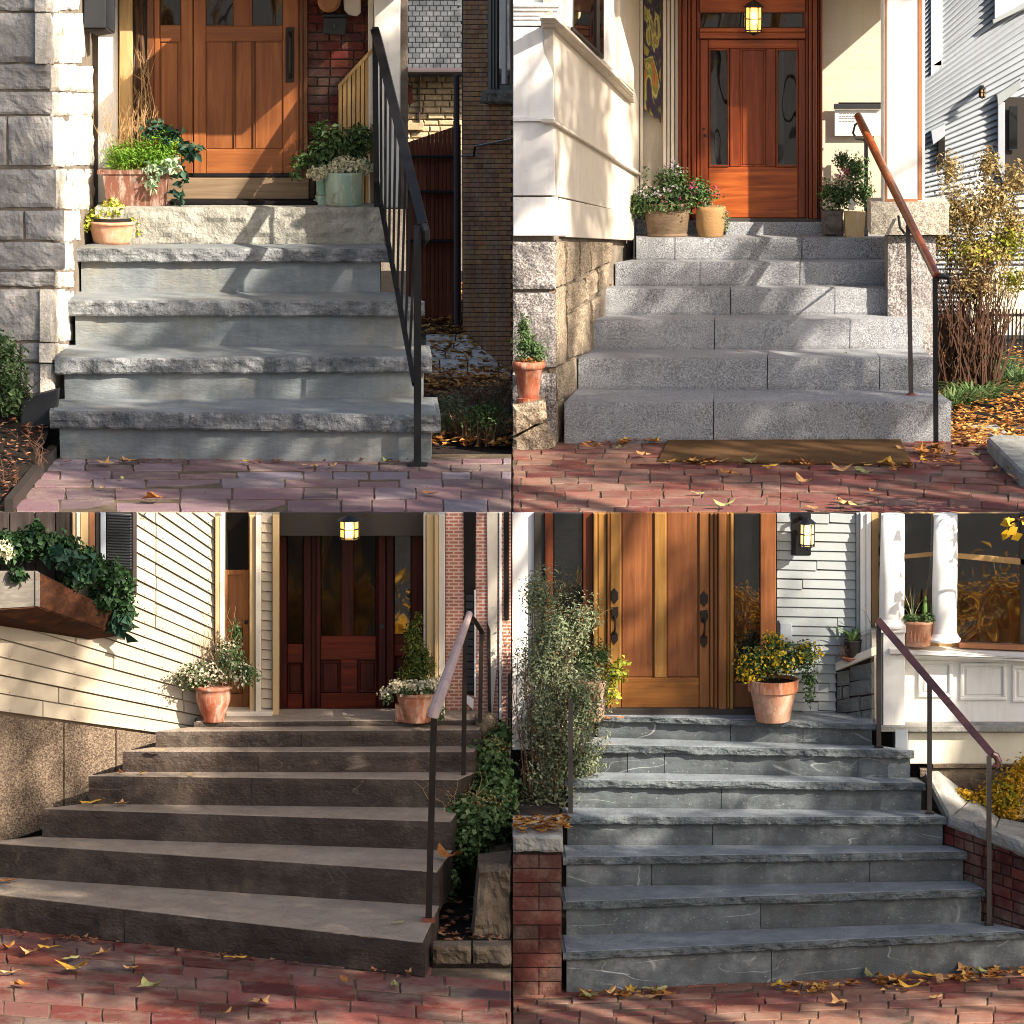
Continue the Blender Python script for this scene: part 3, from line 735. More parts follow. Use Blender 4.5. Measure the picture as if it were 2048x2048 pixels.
for (x0,y0,x1,y1,nm,mt) in ((387,-20,412,347,'stile','door_oak'),(566,-20,598,347,'stile','door_oak'),(412,52,566,82,'rail','door_oak_h'),(412,298,566,347,'rail','door_oak_h'),(412,-20,566,-4,'rail','door_oak_h'),(466.5,-4,505,52,'stile','door_oak'),(467,82,470,298,'stile','frame_oak'),(505,82,509,298,'stile','frame_oak')):
    PR(nm, mt, dr, P1, x0+.4, y0, x1-.4, y1, .03, .016, .003)
for (x0,x1) in ((412,467),(470,505),(509,566)): PR('panel', 'door_oak', dr, P1, x0+1.5, 84, x1-1.5, 297, .02, .005, .003)
for (x0,x1) in ((413,466),(505.5,565)): PR('pane', 'glass_dark', dr, P1, x0, -4, x1, 50, .008, .008, .001)
hd = MB().plate(prect(P1,571,55,588,165,.024), P1.n, .012, .003); hd.tube([P1.pt(580,65,.03),P1.pt(580,75,.06),P1.pt(580,145,.06),P1.pt(580,155,.03)], .011, 8); hd.out('handle', 'bronze_iron', dr)
sd = PR('sidelight', 'door_oak', h1, P1, 293, -20, 386, 347, .04, -.004)
for (x0,y0,x1,y1,mt) in ((293,-20,308,400,'frame_oak'),(308,-20,320,347,'door_oak'),(362,-20,386,347,'door_oak'),(320,50,362,84,'door_oak_h'),(320,270,362,347,'door_oak_h')): PR('stile', mt, sd, P1, x0+.4, y0, x1-.4, y1, .03, .012, .004)
PR('pane', 'glass_dark', sd, P1, 321, -20, 361, 50, .008, .006, .001); PR('panel', 'door_oak', sd, P1, 322, 86, 355, 268, .02, .004, .004)
df = PR('door_frame', 'frame_oak', h1, P1, 599, -20, 606, 402, .08, .03); PR('moulding', 'frame_oak', df, P1, 607, -20, 615, 402, .06, .045)
PR('threshold', 'sill_oak', h1, P1, 330, 356, 618, 404, .1, .05, .004); PR('weather_strip', 'black_iron', h1, P1, 386, 347, 598, 354, .06, .03)
PR('corner_board', 'white_paint', h1, P1, 196, -20, 236, 405, .06, .02); PR('timber_post', 'cedar_tan', h1, P1, 238, -20, 265, 405, .09, .06, .006)
mb = MB()
for k in range(3): mb.tube([P1.pt(272+k*7+4*math.sin(yy*.02+k*2), yy, .03+.02*math.sin(yy*.05+k)) for yy in range(-20,410,14)], .016, 7)
mb.out('vine_trunk', 'bark', h1)
PR('porch_post', 'white_paint', h1, P1, 748, -20, 800, 416, .13, .15, .006); PR('post_side', 'cream_paint', h1, P1, 736, -20, 747, 416, .1, .10, .004)
zr = RY(500,0,W1).z; tl = RY(130,0,W1).x; tr = RY(830,0,W1).x
MB().box(-1.66, tr, W1-.95, W1+.4, zr+.12, zr+.22).box(tl, -1.661, W1-.36, W1+.4, zr+.12, zr+.22).out('porch_roof', 'white_paint', h1)  # unseen roof; left part cut short to let sun onto the sidelight
# wooden balustrade at the porch side
bal = empty('wooden_balustrade', (RZ(710,408,L1).x, W1-.08, L1), 'weathered tan timber balustrade in front of dark red brick', 'balustrade')
PB = FP(W1-.10)
PP('top_rail', 'cedar_tan', bal, PB, [(676,170),(747,92),(747,102),(676,180)], .05, .01)
for i in range(8):
    x = 677+i*8.9; PP('baluster', 'cedar_tan', bal, PB, [(x, 178-(x-676)*1.09),(x+7, 170-(x-676)*1.09),(x+7,412),(x,412)], .03, 0)
# boxes and meter
mbx = empty('mailbox', PS.pt(190,70), 'dark grey box lantern with bronze foot hung on the pale stone return', 'mailbox')
MB().plate(prect(FP(W1-.35),167,-25,212,56), (0,-1,0), .12, .006).out('body', 'dark_box', mbx)
PP('side_door', 'dark_box', mbx, FP(W1-.30), [(213,-25),(228,-25),(228,66),(213,55)], .1); PP('foot', 'bronze_iron', mbx, FP(W1-.32), [(170,57),(213,56),(227,67),(195,72)], .12)
MB().box(PS.pt(180,60).x-.01, PS.pt(180,60).x+.03, W1-.25, W1+.05, PS.pt(180,40).z, PS.pt(180,30).z).out('bracket', 'bronze_iron', mbx)
m2 = empty('wall_mailbox', P1.pt(670,72), 'black metal letter box on the dark red brick beside oak door', 'mailbox')
PP('body', 'dark_box', m2, P1, [(648,34),(693,34),(691,72),(646,68)], .07, .08, .006); PR('lid', 'black_iron', m2, P1, 645, 27, 695, 36, .09, .095, .006)
PR('latch', 'grey_iron', m2, P1, 666, 48, 671, 58, .02, .09)
m3 = empty('electric_meter', P1.pt(675,25), 'rounded brown meter and cream cabinet above the black letter box', 'meter')
MB().tube([P1.pt(658,2,.0), P1.pt(658,2,.08), P1.pt(658,4,.11)], [.075,.075,.05], 18).out('meter_dome', 'brown_edge', m3)
PP('cabinet', 'cream_paint', m3, P1, [(686,-20),(721,-20),(721,26),(714,33),(696,30),(688,20)], .07, .07, .006)
tag(PR('door_mat', 'mat_dark', None, FP(W1-.24), 340, 405, 640, 412, .2, 0, .003), 'thin black rubber mat on the landing below the oak door', 'mat')
bpy.data.objects['door_mat'].location.z = L1+.002
# ---- iron railing
rl = empty('iron_railing', V((RY(835,925,S1[0]['R'].y-.07).x, S1[0]['R'].y-.07, ZU)), 'black iron stair railing with square balusters and flat sloping handrail', 'railing')
yb = S1[0]['R'].y-.07
Aa = RY(750,60,YF1+.05); Bb = RY(846,450,yb); Cc = RY(754,365,YF1+.05); Dd = RY(829,768,yb)
MB().bar(Aa, Bb, .055, .03).bar(Aa+V((.02,0,-.02)), Bb+V((.02,0,-.02)), .03, .05).out('handrail', 'black_iron', rl)
MB().bar(Cc, Dd, .03, .03).out('lower_rail', 'black_iron', rl)
MB().bar(Aa+V((0,0,.02)), V((Aa.x+.005,Aa.y,L1)), .035, .035).out('post', 'black_iron', rl)
MB().bar(RY(835,452,yb), V((RY(835,925,yb).x,yb,ZU-.01)), .044, .044).out('post', 'black_iron', rl)
MB().box(rl.location.x-.06, rl.location.x+.06, yb-.05, yb+.05, ZU-.005, ZU+.012).out('foot_plate', 'black_iron', rl)
for i in range(8):
    t = .07 + .86*(i+.5)/8; MB().bar(Aa.lerp(Bb,t), Cc.lerp(Dd,t), .016, .016).out('baluster', 'black_iron', rl)
MB().tube([Bb, RY(851,462,yb-.02), RY(852,478,yb-.02), RY(846,490,yb)], [.026,.028,.024,.015], 10).out('end_curl', 'black_iron', rl)

# ---- planters
def pot(root, c, prof, mat, n=32, sx=1, sy=1, name='pot', rim=None, soil=None, parent=None):
    o = MB().lathe(c, prof, n, sx, sy).out(name, mat, root if parent is None else parent, smooth=False)
    me = o.data
    for p in me.polygons: p.use_smooth = len(p.vertices) == 4
    if rim: MB().lathe(c, rim, n, sx, sy).out('rim', mat, o)
    if soil: MB().lathe(V(c)+V((0,0,soil[1])), [(soil[0]*.9,0),(soil[0],.004)], 20, sx, sy).out('soil', 'soil', root)
    return o
px = MM*(1+ (YF1)/DIST)         # metres per photograph pixel at the landing
pl1 = empty('rectangular_planter', RZ(268,411,L1)+V((0,.05,0)), 'brown rectangular planter of bright feathery greens, dry stems and dark trailing leaves', 'planter')
yq = pl1.location.y
q = lambda x, y, o: RY(x, y, yq+o)
top = [RY(205,347,yq-.09), RY(336,347,yq-.09), RY(336,347,yq-.09)+V((0,.2,0)), RY(205,347,yq-.09)+V((0,.2,0))]; bot = [RY(214,413,yq-.07), RY(330,413,yq-.07), RY(330,413,yq-.07)+V((0,.16,0)), RY(214,413,yq-.07)+V((0,.16,0))]
bot = [V((p.x,p.y,L1)) for p in bot]
MB().add(bot+top, [(0,3,2,1),(0,1,5,4),(1,2,6,5),(2,3,7,6),(3,0,4,7),(4,5,6,7)]).out('box', 'plastic_brown', pl1)
MB().box(RY(197,340,yq).x, RY(342,340,yq).x, yq-.10, yq+.12, top[0].z-.004, top[0].z+.02).out('rim', 'plastic_brown', pl1)
g = lambda x, y, d=0: RY(x, y, yq+d)
foliage('feathery_greens', [(g(255,312,-.02),(.1,.08,.085)), (g(305,305,0),(.12,.08,.11)), (g(230,318,0),(.05,.06,.06)), (g(335,300,.02),(.07,.07,.08))], 5200, .026, 'leaf_bright', pl1, 5, .22, .3, 0, 1.3, .5, 12)
foliage('dark_leaves', [(g(312,255,.04),(.05,.06,.05)), (g(340,272,.02),(.09,.06,.06)), (g(372,300,0),(.06,.05,.06)), (g(300,262,.03),(.04,.05,.04)), (g(392,300,-.02),(.03,.03,.03)), (g(365,345,-.06),(.025,.03,.08)), (g(357,395,-.08),(.025,.03,.06))], 230, .062, 'leaf_bluegreen', pl1, 6, .6, .3)
foliage('silver_trailer', [(g(310,340,-.1),(.07,.04,.05)), (g(345,330,-.1),(.05,.04,.06)), (g(300,360,-.11),(.035,.03,.04)), (g(305,375,-.12),(.015,.02,.03))], 170, .05, 'leaf_silver', pl1, 7, .5, .3, .3)
twigs('dry_stems', g(262,338,.03)-V((0,0,.0)), 46, .52, .16, .0032, 'dry_stem', pl1, 5, (.12,.04), .035, 3)
twigs('dry_stem_sprig', g(285,330,.05), 9, .75, .08, .004, 'dry_stem', pl1, 9, (.04,.03), .05, 3)
def potted(name, label, cat, x, y, z, Y=None):
    p = RZ(x, y, z) if Y is None else V((RY(x,y,Y).x, Y, z)); return empty(name, p, label, cat)
s4 = S1[3]['z']
p2 = potted('round_pot', 'low terracotta bowl with black liner and pale succulents on the step corner', 'planter', 227, 487, s4); p2.location.y += .02
c = V(p2.location); WL[p2.name] = c.copy(); w_ = 48*px
pot(p2, c, [(w_*.80,0),(w_*.86,.02),(w_*.98,.10),(w_*1.0,.125),(w_*1.04,.126),(w_*1.04,.145),(w_*.94,.146)], 'terracotta_light', soil=(w_*.9,.13))
MB().lathe(c, [(w_*.93,.12),(w_*.97,.168),(w_*.9,.168),(w_*.88,.13)], 28).out('liner', 'black_pot', p2)
foliage('succulents', [(c+V((0,0,.20)),(.13,.1,.05)), (c+V((-.1,-.02,.17)),(.07,.07,.05)), (c+V((.12,-.03,.16)),(.06,.06,.05)), (c+V((0,0,.24)),(.07,.06,.04)), (c+V((-.16,-.05,.13)),(.04,.04,.05)), (c+V((.16,-.05,.10)),(.03,.03,.06))], 1500, .026, 'leaf_succulent', p2, 8, .7, .5)
# teal pots on the right
p3 = potted('teal_pot', 'weathered teal glazed cylinder pot with leafy bush and cream hydrangea heads', 'planter', 688, 411, L1); c = V(p3.location)+V((0,.02,0)); w_ = 37*px
pot(p3, c, [(w_*.96,0),(w_,.01),(w_*1.0,.2),(w_*1.02,.215),(w_*.94,.215),(w_*.92,.19)], 'teal_glaze', soil=(w_*.92,.19))
foliage('bush', [(c+V((-.03,.04,.38)),(.16,.1,.13)), (c+V((-.14,.02,.33)),(.12,.08,.1)), (c+V((.1,.03,.42)),(.09,.08,.1)), (c+V((-.16,.05,.48)),(.06,.05,.06)), (c+V((-.27,-.02,.28)),(.06,.05,.06)), (c+V((-.3,-.03,.2)),(.03,.03,.05)), (c+V((.12,.02,.3)),(.06,.06,.1))], 1500, .042, 'leaf_mid', p3, 9, .5, .3, .1)
twigs('stems', c+V((0,.02,.18)), 14, .3, .2, .003, 'dark_stem', p3, 4, (.06,.04), .03, 1)
foliage('hydrangea_heads', [(c+V((x,y,z)),(.05,.045,.04)) for x,y,z in ((-.05,-.05,.25),(.04,-.05,.255),(.1,-.03,.27),(-.13,-.03,.22),(0,-.03,.285),(.13,-.01,.24),(-.18,-.06,.21))], 1300, .02, 'petal_cream', p3, 10, .9, .75)
p4 = potted('small_teal_pot', 'narrow pale teal pot tucked behind the weathered teal cylinder', 'planter', 646, 410, L1); c = V(p4.location)+V((0,.09,0)); w_ = 15*px
pot(p4, c, [(w_*.9,0),(w_,.02),(w_*.95,.2),(w_*1.02,.21),(w_*.9,.21)], 'teal_glaze', 20); MB().lathe(c+V((0,-.05,0)), [(w_*1.2,0),(w_*1.3,.03),(w_*1.0,.035),(w_*1.1,.06),(w_*.9,.06)], 20).out('shell_saucer', 'teal_glaze', p4)
foliage('foliage', [(c+V((0,0,.25)),(.05,.04,.05))], 160, .03, 'leaf_mid', p4, 2)
p5 = potted('speckled_pot', 'small brown speckled pot beside the door frame', 'planter', 627, 404, L1); c = V(p5.location)+V((-.01,.03,0)); w_ = 11*px
pot(p5, c, [(w_*.85,0),(w_,.18),(w_*1.05,.2),(w_*.9,.2)], 'bark_pot', 18); foliage('foliage', [(c+V((0,0,.22)),(.04,.04,.04))], 120, .028, 'petal_cream', p5, 3)

# ---- alley on the right: far stone house, fence, brown brick house
fh = empty('stone_cottage', (RY(860,300,13).x, 13, ZU), 'far cottage of tan coursed stone under a grey shingle roof', 'house')
PFh = FP(13.0); bk_ = PR('wall', 'mortar', fh, FP(13.03), 500, 140, 1100, 640, .2); r = random.Random(3); y = 152; i = 0
while y < 300:
    x = 798 - (i % 3)*9
    while x < 922:
        L = r.uniform(16,38)
        if x+L > 798: PR('stone', 'far_stone', bk_, PFh, max(x,798)+.7, y+.7, min(x+L,924)-.7, y+11.6, .05, r.uniform(0,.02), .01)
        x += L
    y += 12.5; i += 1
PP('arched_panel', 'brick_red', fh, PFh, [(811,172),(819,169),(823,175),(828,205),(823,208),(811,206)], .05, .03); PR('pipe', 'gutter', fh, PFh, 838, 150, 840, 245, .05, .05); PR('lintel', 'far_stone', fh, PFh, 812, 246, 847, 260, .1, .06)
rp = GP(RY(860,140,12.6), (0,-.62,.78)); rf = MB().plate([rp.pt(500,143,-.02),rp.pt(1100,143,-.02),rp.pt(1100,-40,-.02),rp.pt(500,-40,-.02)], rp.n, .06, .005).out('roof', 'shingle_grey', fh)
y = 136; i = 0
while y > -20:
    x = 796 - (i % 2)*7
    while x < 932-(136-y)*.16:
        q = [rp.pt(x+.6,y-13,.0), rp.pt(x+13.4,y-13,.0), rp.pt(x+13.4,y,.018), rp.pt(x+.6,y,.018)]
        MB().plate(q, rp.n, .02, .003).out('shingle', 'shingle_grey', rf); x += 14
    y -= 10.5; i += 1
PR('gutter', 'gutter', fh, FP(12.55), 780, 136, 930, 149, .15, 0, .02)
fn = empty('board_fence', (RZ(860,600,ZU).x, 9.3, ZU), 'dark reddish board fence closing the leafy alley', 'fence')
PFn = FP(9.3); r = random.Random(9)
for i in range(12):
    x = 812+i*8.2; t_ = 286-(x-812)*.34; zb_ = RZ(x,600,ZU)
    o = MB().plate([PFn.pt(x,t_),PFn.pt(x+8.0,t_-2),V((PFn.pt(x+8.0,590).x,9.3,ZU-.03)),V((PFn.pt(x,590).x,9.3,ZU-.03))], (0,-1,0), .03, .004).out('board', 'fence_red', fn)
PR('backing', 'fence_red', fn, FP(9.35), 812, 292, 910, 585, .02)
for yy in (311,382,480): PR('rail', 'black_iron', fn, FP(9.22), 812, yy, 912, yy+5, .05)
MB().box(PFn.pt(911,300).x, PFn.pt(922,300).x, 9.0, 9.2, ZU-.03, PFn.pt(915,248).z).out('gate_post', 'fence_red', fn)
bh = empty('brown_brick_house', (RY(980,500,7).x, 7, ZU), 'tall brown brick house side with black framed window and rough stone sill', 'house')
Pa = RY(924,300,8.6); Pb = RY(1026,300,6.0); PBh = Plane((Pa.x,Pa.y),(Pb.x,Pb.y))
zt = PBh.pt(1000,-30).z
MB().add([(Pa.x,Pa.y+.03,ZU-.03),(Pb.x,Pb.y+.03,ZU-.03),(Pb.x,Pb.y+3,ZU-.03),(Pa.x,Pa.y+2,ZU-.03),(Pa.x,Pa.y+.03,zt),(Pb.x,Pb.y+.03,zt),(Pb.x,Pb.y+3,zt),(Pa.x,Pa.y+2,zt)],[(0,1,5,4),(1,2,6,5),(2,3,7,6),(3,0,4,7),(4,5,6,7)]).out('wall', 'mortar_dark', bh)
wb = bpy.data.objects['wall.002'] if 'wall.002' in bpy.data.objects else None
wb = [o for o in bh.children][0]
r = random.Random(6); n = 0; rest = MB(); y = -8; i = 0
while y < 760:
    x = 926 - (i % 2)*8
    while x < 1024:
        x0, x1 = max(x, 926), min(x+15, 1024)
        if x1-x0 > 4 and not (x0 > 968 and y < 182):
            mb = MB().plate(prect(PBh, x0, y, x1, y+8.4, r.uniform(.0,.006)), PBh.n, .05, .003)
            if n < 300: mb.out('brick', 'brick_brown', wb)
            else: rest.add(mb.v, mb.f)
            n += 1
        x += 16
    y += 9.6; i += 1
if rest.v: tag(rest.out('brick_rest', 'brick_brown', wb), kind='stuff')
wn = PR('window', 'frame_dark', bh, PBh, 975, -20, 1026, 182, .05, .02); PR('pane', 'glass_dark', wn, PBh, 998, -20, 1023, 170, .01, .026); PR('casing', 'cream_paint', wn, PBh, 1003, -20, 1010, 168, .01, .034)
for xx in (979, 985, 991): PR('moulding', 'dark_box', wn, PBh, xx, -20, xx+3, 178, .02, .034)
MB().rock(prect(PBh,959,181,1026,208,.06), PBh.n, .12, .02, 12, 5, 4).out('sill', 'boulder', bh)
MB().tube([PBh.pt(924,312,.03),PBh.pt(948,311,.03),PBh.pt(950,293,.03),PBh.pt(1024,278,.03)], .008, 6).out('cable', 'black_iron', bh)
dp = RY(913,150,8.9); MB().tube([V((dp.x,8.9,ZU-.02)), V((dp.x,8.9,dp.z))], .022, 10).out('downspout', 'gutter', bh)
# alley floor
pa = tag(MB().box(RZ(850,740,ZU).x-.3, -.03, RZ(900,752,ZU).y, RZ(900,668,ZU).y, ZU-.03, ZU-.018).out('alley_path', 'joint_sand'), kind='structure')
pavers(pa, ['limestone_sunlit'], ZU-.002, [668,682,698,716,750], lambda y: 852, lambda y: 1022, lambda x, y: 58, 8, 2.0, 0, .02)  # pale flags stand in for a sun patch on the path
r = random.Random(21); pts = []
for i in range(2600):
    x = r.uniform(845,1023); y = 565 + 325*r.random()**1.15
    if 672 < y < 735 and r.random() < .55: continue
    p = RZ(x, y, ZU); pts.append(V((p.x, p.y, ZU-.02 + r.uniform(0,.03))))
litter('leaf_litter', pts, .085, 'leaf_litter', 'drift of brown fallen leaves over the alley floor', 'leaf litter', 5)
for i, (x, y, lab, mt, n_) in enumerate(((885,868,'green bladed tuft with browned stems beside the black railing foot','leaf_sage',40),(930,850,'browned perennial clump at the alley edge with blue-green tips','leaf_brownplant',30),(985,840,'low green and brown perennial clump near the brown brick house','leaf_brownplant',34),(960,885,'grassy green tuft in front of the browned perennial clump','leaf_mid',36))):
    p = RZ(x, y, ZU-.03); e = empty('perennial_plant', p, lab, 'plant', 'perennials in the alley bed')
    blades('blades', p, n_*3, .3, .16, .011, 'leaf_sage' if i % 2 == 0 else 'leaf_brownplant', e, i+3, .3, (.16,.2))
    foliage('seed_heads', [(p+V((0,0,.13)),(.18,.22,.11)), (p+V((.05,0,.2)),(.12,.14,.08))], 1300, .022, mt, e, i+5, .5, .2)

# ================================================================== upper right place
S2 = solve_stairs(ZU, 886, 884, [(1129,805,1903,803,.58),(1157,716,1866,716,.45),(1187,640.6,1847,639,.28),(1210,578,1818,577,.18),(1231,525,1786,524,.16),(1273,476,1775,475,.3)])
L2 = S2[-1]['z']; YF2 = S2[-1]['L'].y; W2 = YF2 + .30; P2 = FP(W2)
steps2 = empty('granite_steps', (RY(1516,886,S2[0]['L'].y).x, S2[0]['L'].y, ZU), 'six speckled grey granite block steps rising to the mahogany door', 'steps')
jn = [[1427],[1535,1760],[1429,1700],[1461,1670],[1400,1600],[1350,1604]]
for k, s in enumerate(S2):
    L, R = s['L'], s['R']; bL, bR = backs(S2, k, (V((L.x, W2+.1, 0)), V((R.x, W2+.1, 0))))
    xs = [s['xl']] + jn[k] + [s['xr']]
    for j in range(len(xs)-1):
        u0 = (xs[j]-xs[0])/(xs[-1]-xs[0]); u1 = (xs[j+1]-xs[0])/(xs[-1]-xs[0]); g = .0028
        a = L.lerp(R, u0)+V((g if j else 0,0,0)); b = L.lerp(R, u1)-V((g if j+2 < len(xs) else 0,0,0)); d = bL.lerp(bR, u0)+V((0,.07,0)); e = bL.lerp(bR, u1)+V((0,.07,0))
        MB().slab(a, b, V((e.x,e.y,0)), V((d.x,d.y,0)), s['zb']-.02, s['z'], .0025, k*4+j, 40, 5, .004).out('step_block', 'granite_grey', steps2)
# red brick pavement
pav2 = tag(MB().box(.004, 3.3, 0.0, 3.6, ZU-.03, ZU-.005).out('brick_pavement', 'joint_sand'), kind='structure')
rows = [872,881,890,899,909,919,930,942,955,969,984,1000,1016,1036]
pavers(pav2, ['paver_red','paver_red','paver_pink'], ZU, rows, lambda y: 1026, lambda y: 1560, lambda x, y: 66, 15, 2.0, -.012, .05, jit=5, ymax=1023.5)
pavers(pav2, ['paver_red'], ZU, [r_-18 for r_ in rows] + [1030], lambda y: 1560, lambda y: 2060, lambda x, y: 76, 16, 2.0, .045, .05, jit=5, ymax=1023.5)
# coir mat
zq = ZU+.006
q = [RZ(1337,878,zq),RZ(1800,878,zq),RZ(1826,931,zq),RZ(1316,922,zq)]
tag(MB().plate([V((v.x,v.y,zq+.012)) for v in q], (0,0,1), .016, .006).out('coir_mat', 'mat_coir'), 'brown coir mat lying on red bricks at the foot of granite steps', 'mat')
# bay
YB2 = 2.72; bay = empty('bay_house', (RY(1100,470,YB2).x, YB2, ZU), 'white panelled bay with shade-toned cream side on granite footing with mahogany entrance', 'house')
PBF = FP(YB2); A = RY(1110,300,YB2); B = RY(1280,300,W2); PBS = Plane((A.x,A.y),(B.x,B.y))
zt = RY(1100,-30,YB2).z
MB().add([(.006,YB2+.06,ZU),(A.x-.02,YB2+.06,ZU),(B.x-.04,W2+.05,ZU),(.006,W2+.05,ZU),(.006,YB2+.06,zt),(A.x-.02,YB2+.06,zt),(B.x-.04,W2+.05,zt),(.006,W2+.05,zt)],[(0,1,5,4),(1,2,6,5),(2,3,7,6),(3,0,4,7),(4,5,6,7)]).out('wall', 'mortar', bay)
for (y0,y1,x1) in ((54,236,1108),(244,391,1108),(395,472,1126)): PP('front_panel', 'white_stucco', bay, PBF, [(1026,y0),(x1 if y0 < 390 else 1115,y0),(x1+(0 if y0 < 100 else 3 if y0 < 300 else 8),y1),(1026,y1)], .06, .01, .004)
PR('front_panel', 'white_stucco', bay, PBF, 1026, -30, 1104, 8, .06, .0)
for (y0,y1,o,x1) in ((6,14,.07,1121),(14,22,.055,1118),(22,32,.04,1114),(32,40,.03,1110),(40,52,.02,1106)): PR('cornice', 'white_stucco', bay, PBF, 1026, y0, x1, y1, .1, o, .004)
PR('belt', 'white_stucco', bay, PBF, 1026, 236, 1110, 243, .08, .03)
PP('side_panel', 'cream_paint', bay, PBS, [(1104,-30),(1281,-30),(1281,350),(1112,240),(1106,50)], .06, .0)  # cream against the white front puts the side's shade into the colour
PP('side_panel', 'cream_paint', bay, PBS, [(1109,246),(1281,354),(1281,432),(1116,392)], .06, .0); PP('side_panel', 'cream_paint', bay, PBS, [(1118,396),(1268,428),(1268,481),(1132,474)], .06, .008)
PP('side_belt', 'cream_paint', bay, PBS, [(1108,238),(1283,346),(1283,352),(1108,245)], .08, .03)
for k, (d0,d1,o) in enumerate(((0,5,.075),(5,10,.06),(10,16,.045),(16,21,.03))):
    PP('sill_moulding', 'cream_paint', bay, PBS, [(1112+k,30+d0*1.2),(1268,185+d0),(1270,185+d1),(1110+k,30+d1*1.2)], .1, o)
win = PP('window', 'white_paint', bay, PBS, [(1136,-30),(1228,-30),(1228,140),(1136,52)], .05, .02)
PP('pane', 'glass_dark', win, PBS, [(1148,-30),(1208,-30),(1208,118),(1148,62)], .02, .03); PP('sash', 'frame_dark', win, PBS, [(1194,-30),(1200,-30),(1200,112),(1194,106)], .02, .04); PP('sash', 'frame_dark', win, PBS, [(1148,54),(1208,110),(1208,118),(1148,62)], .02, .045)
PP('pilaster', 'cream_paint', bay, PBS, [(1240,-30),(1268,-30),(1268,182),(1240,155)], .06, .03)
# granite footing
ft = empty('granite_footing', (RY(1070,890,YB2).x, YB2+.02, ZU), 'granite block footing below the white bay with buff rubble side', 'footing')
for (y0,y1) in ((484,578),(586,735),(748,893)): MB().rock(prect(FP(YB2+.02),1026,y0,1112,y1), (0,-1,0), .06, .014, 12, 12, y0, .3).out('stone', 'granite_rough', ft)
A2 = RY(1113,600,YB2+.02); B2 = RY(1262,600,W2-.1); PFT = Plane((A2.x,A2.y),(B2.x,B2.y))
MB().add([PFT.pt(1112,478,-.03),PFT.pt(1262,478,-.03),PFT.pt(1262,880,-.03),PFT.pt(1112,896,-.03)],[(0,1,2,3)]).out('bedding', 'mortar', ft)
for i, q in enumerate(([(1114,484),(1133,484),(1133,568),(1114,574)],[(1136,484),(1160,484),(1160,556),(1136,566)],[(1163,484),(1181,484),(1184,540),(1163,552)],[(1184,484),(1228,484),(1226,520),(1186,540)],
    [(1114,578),(1134,572),(1134,725),(1114,732)],[(1137,570),(1172,560),(1178,600),(1137,628)],[(1174,556),(1196,540),(1200,585),(1180,600)],[(1198,538),(1226,524),(1212,575),(1202,582)],[(1137,632),(1184,606),(1184,700),(1140,716)],[(1186,602),(1206,590),(1190,640),(1186,646)],[(1114,738),(1156,716),(1154,780),(1118,800)],[(1114,806),(1130,796),(1126,880),(1114,888)])):
    MB().rock([PFT.pt(x,y) for x,y in q], PFT.n, .05, .014, 7, 7, 30+i, .3).out('rubble', 'granite_buff', ft)
# low ledge with terracotta pot
lg = empty('ledge_stones', (RY(1050,890,2.5).x, 2.5, ZU), 'rough stacked stone ledge below the granite footing', 'ledge')
z1 = RY(1055,820,2.45).z
MB().rock([RY(1026,812,2.42),RY(1090,800,2.42),RY(1094,838,2.42),RY(1026,872,2.42)], (0,-1,0), .22, .02, 10, 6, 3).out('stone', 'granite_buff', lg); MB().rock([RY(1026,878,2.45),RY(1095,844,2.45),RY(1112,894,2.45),RY(1026,920,2.45)], (0,-1,0), .2, .02, 10, 6, 5).out('stone', 'granite_buff', lg)
pz = RY(1056,806,2.55).z
p6 = empty('terracotta_pot', (RY(1057,806,2.55).x, 2.55, pz), 'orange terracotta pot of herbs on saucer standing on rough stone ledge', 'planter'); c = V(p6.location); k_ = MM*1.09
pot(p6, c, [(19*k_,.012),(20*k_,.02),(28*k_,68*k_),(30*k_,70*k_),(33*k_,72*k_),(33*k_,84*k_),(29*k_,84*k_)], 'terracotta_red', soil=(28*k_,80*k_)); MB().lathe(c, [(20*k_,0),(24*k_,.0),(25*k_,.035),(21*k_,.035)], 28).out('saucer', 'terracotta_red', p6)
MB().lathe(c-V((0,0,.12)), [(.09,0),(.1,.119)], 10).out('prop_stone', 'granite_buff', p6)
foliage('herbs', [(c+V((-.01,0,.35)),(.085,.08,.11)), (c+V((.05,-.02,.31)),(.07,.06,.08)), (c+V((-.03,0,.47)),(.04,.04,.09))], 1700, .024, 'leaf_mid', p6, 4, .4, .2, 0, .8); foliage('blossoms', [(c+V((.01,-.03,.265)),(.08,.05,.025))], 200, .016, 'leaf_litter', p6, 6)
# front wall with door
PR('entry_wall', 'cream_wall', bay, FP(W2+.03), 1275, -30, 1790, 480, .12)
ap = PP('art_panel', 'painted_panel', None, P2, [(1288,-30),(1321,-30),(1322,247),(1288,217)], .015, .03, .003); tag(ap, 'narrow abstract painted panel in green, orange and plum hung on cream wall', 'painting')
PR('casing', 'cream_paint', bay, P2, 1280, -30, 1286, 420, .05, .03)
for k, xx in enumerate((1326,1334,1342,1350)): PR('flute', 'cream_paint', bay, P2, xx, -30, xx+6.5, 440, .05, .02 if k % 2 else .035)
fr = PR('door_frame', 'mahogany_dark', bay, P2, 1357, -30, 1645, 440, .05, -.0)
for (x0,x1,o) in ((1357,1364,.05),(1365,1374,.065),(1375,1382,.04),(1383,1392,.05),(1393,1399,.02),(1611,1617,.02),(1618,1625,.05),(1626,1634,.065),(1635,1639,.04),(1640,1645,.05)): PR('jamb', 'mahogany', fr, P2, x0, -30, x1, 438, .06, o, .005)
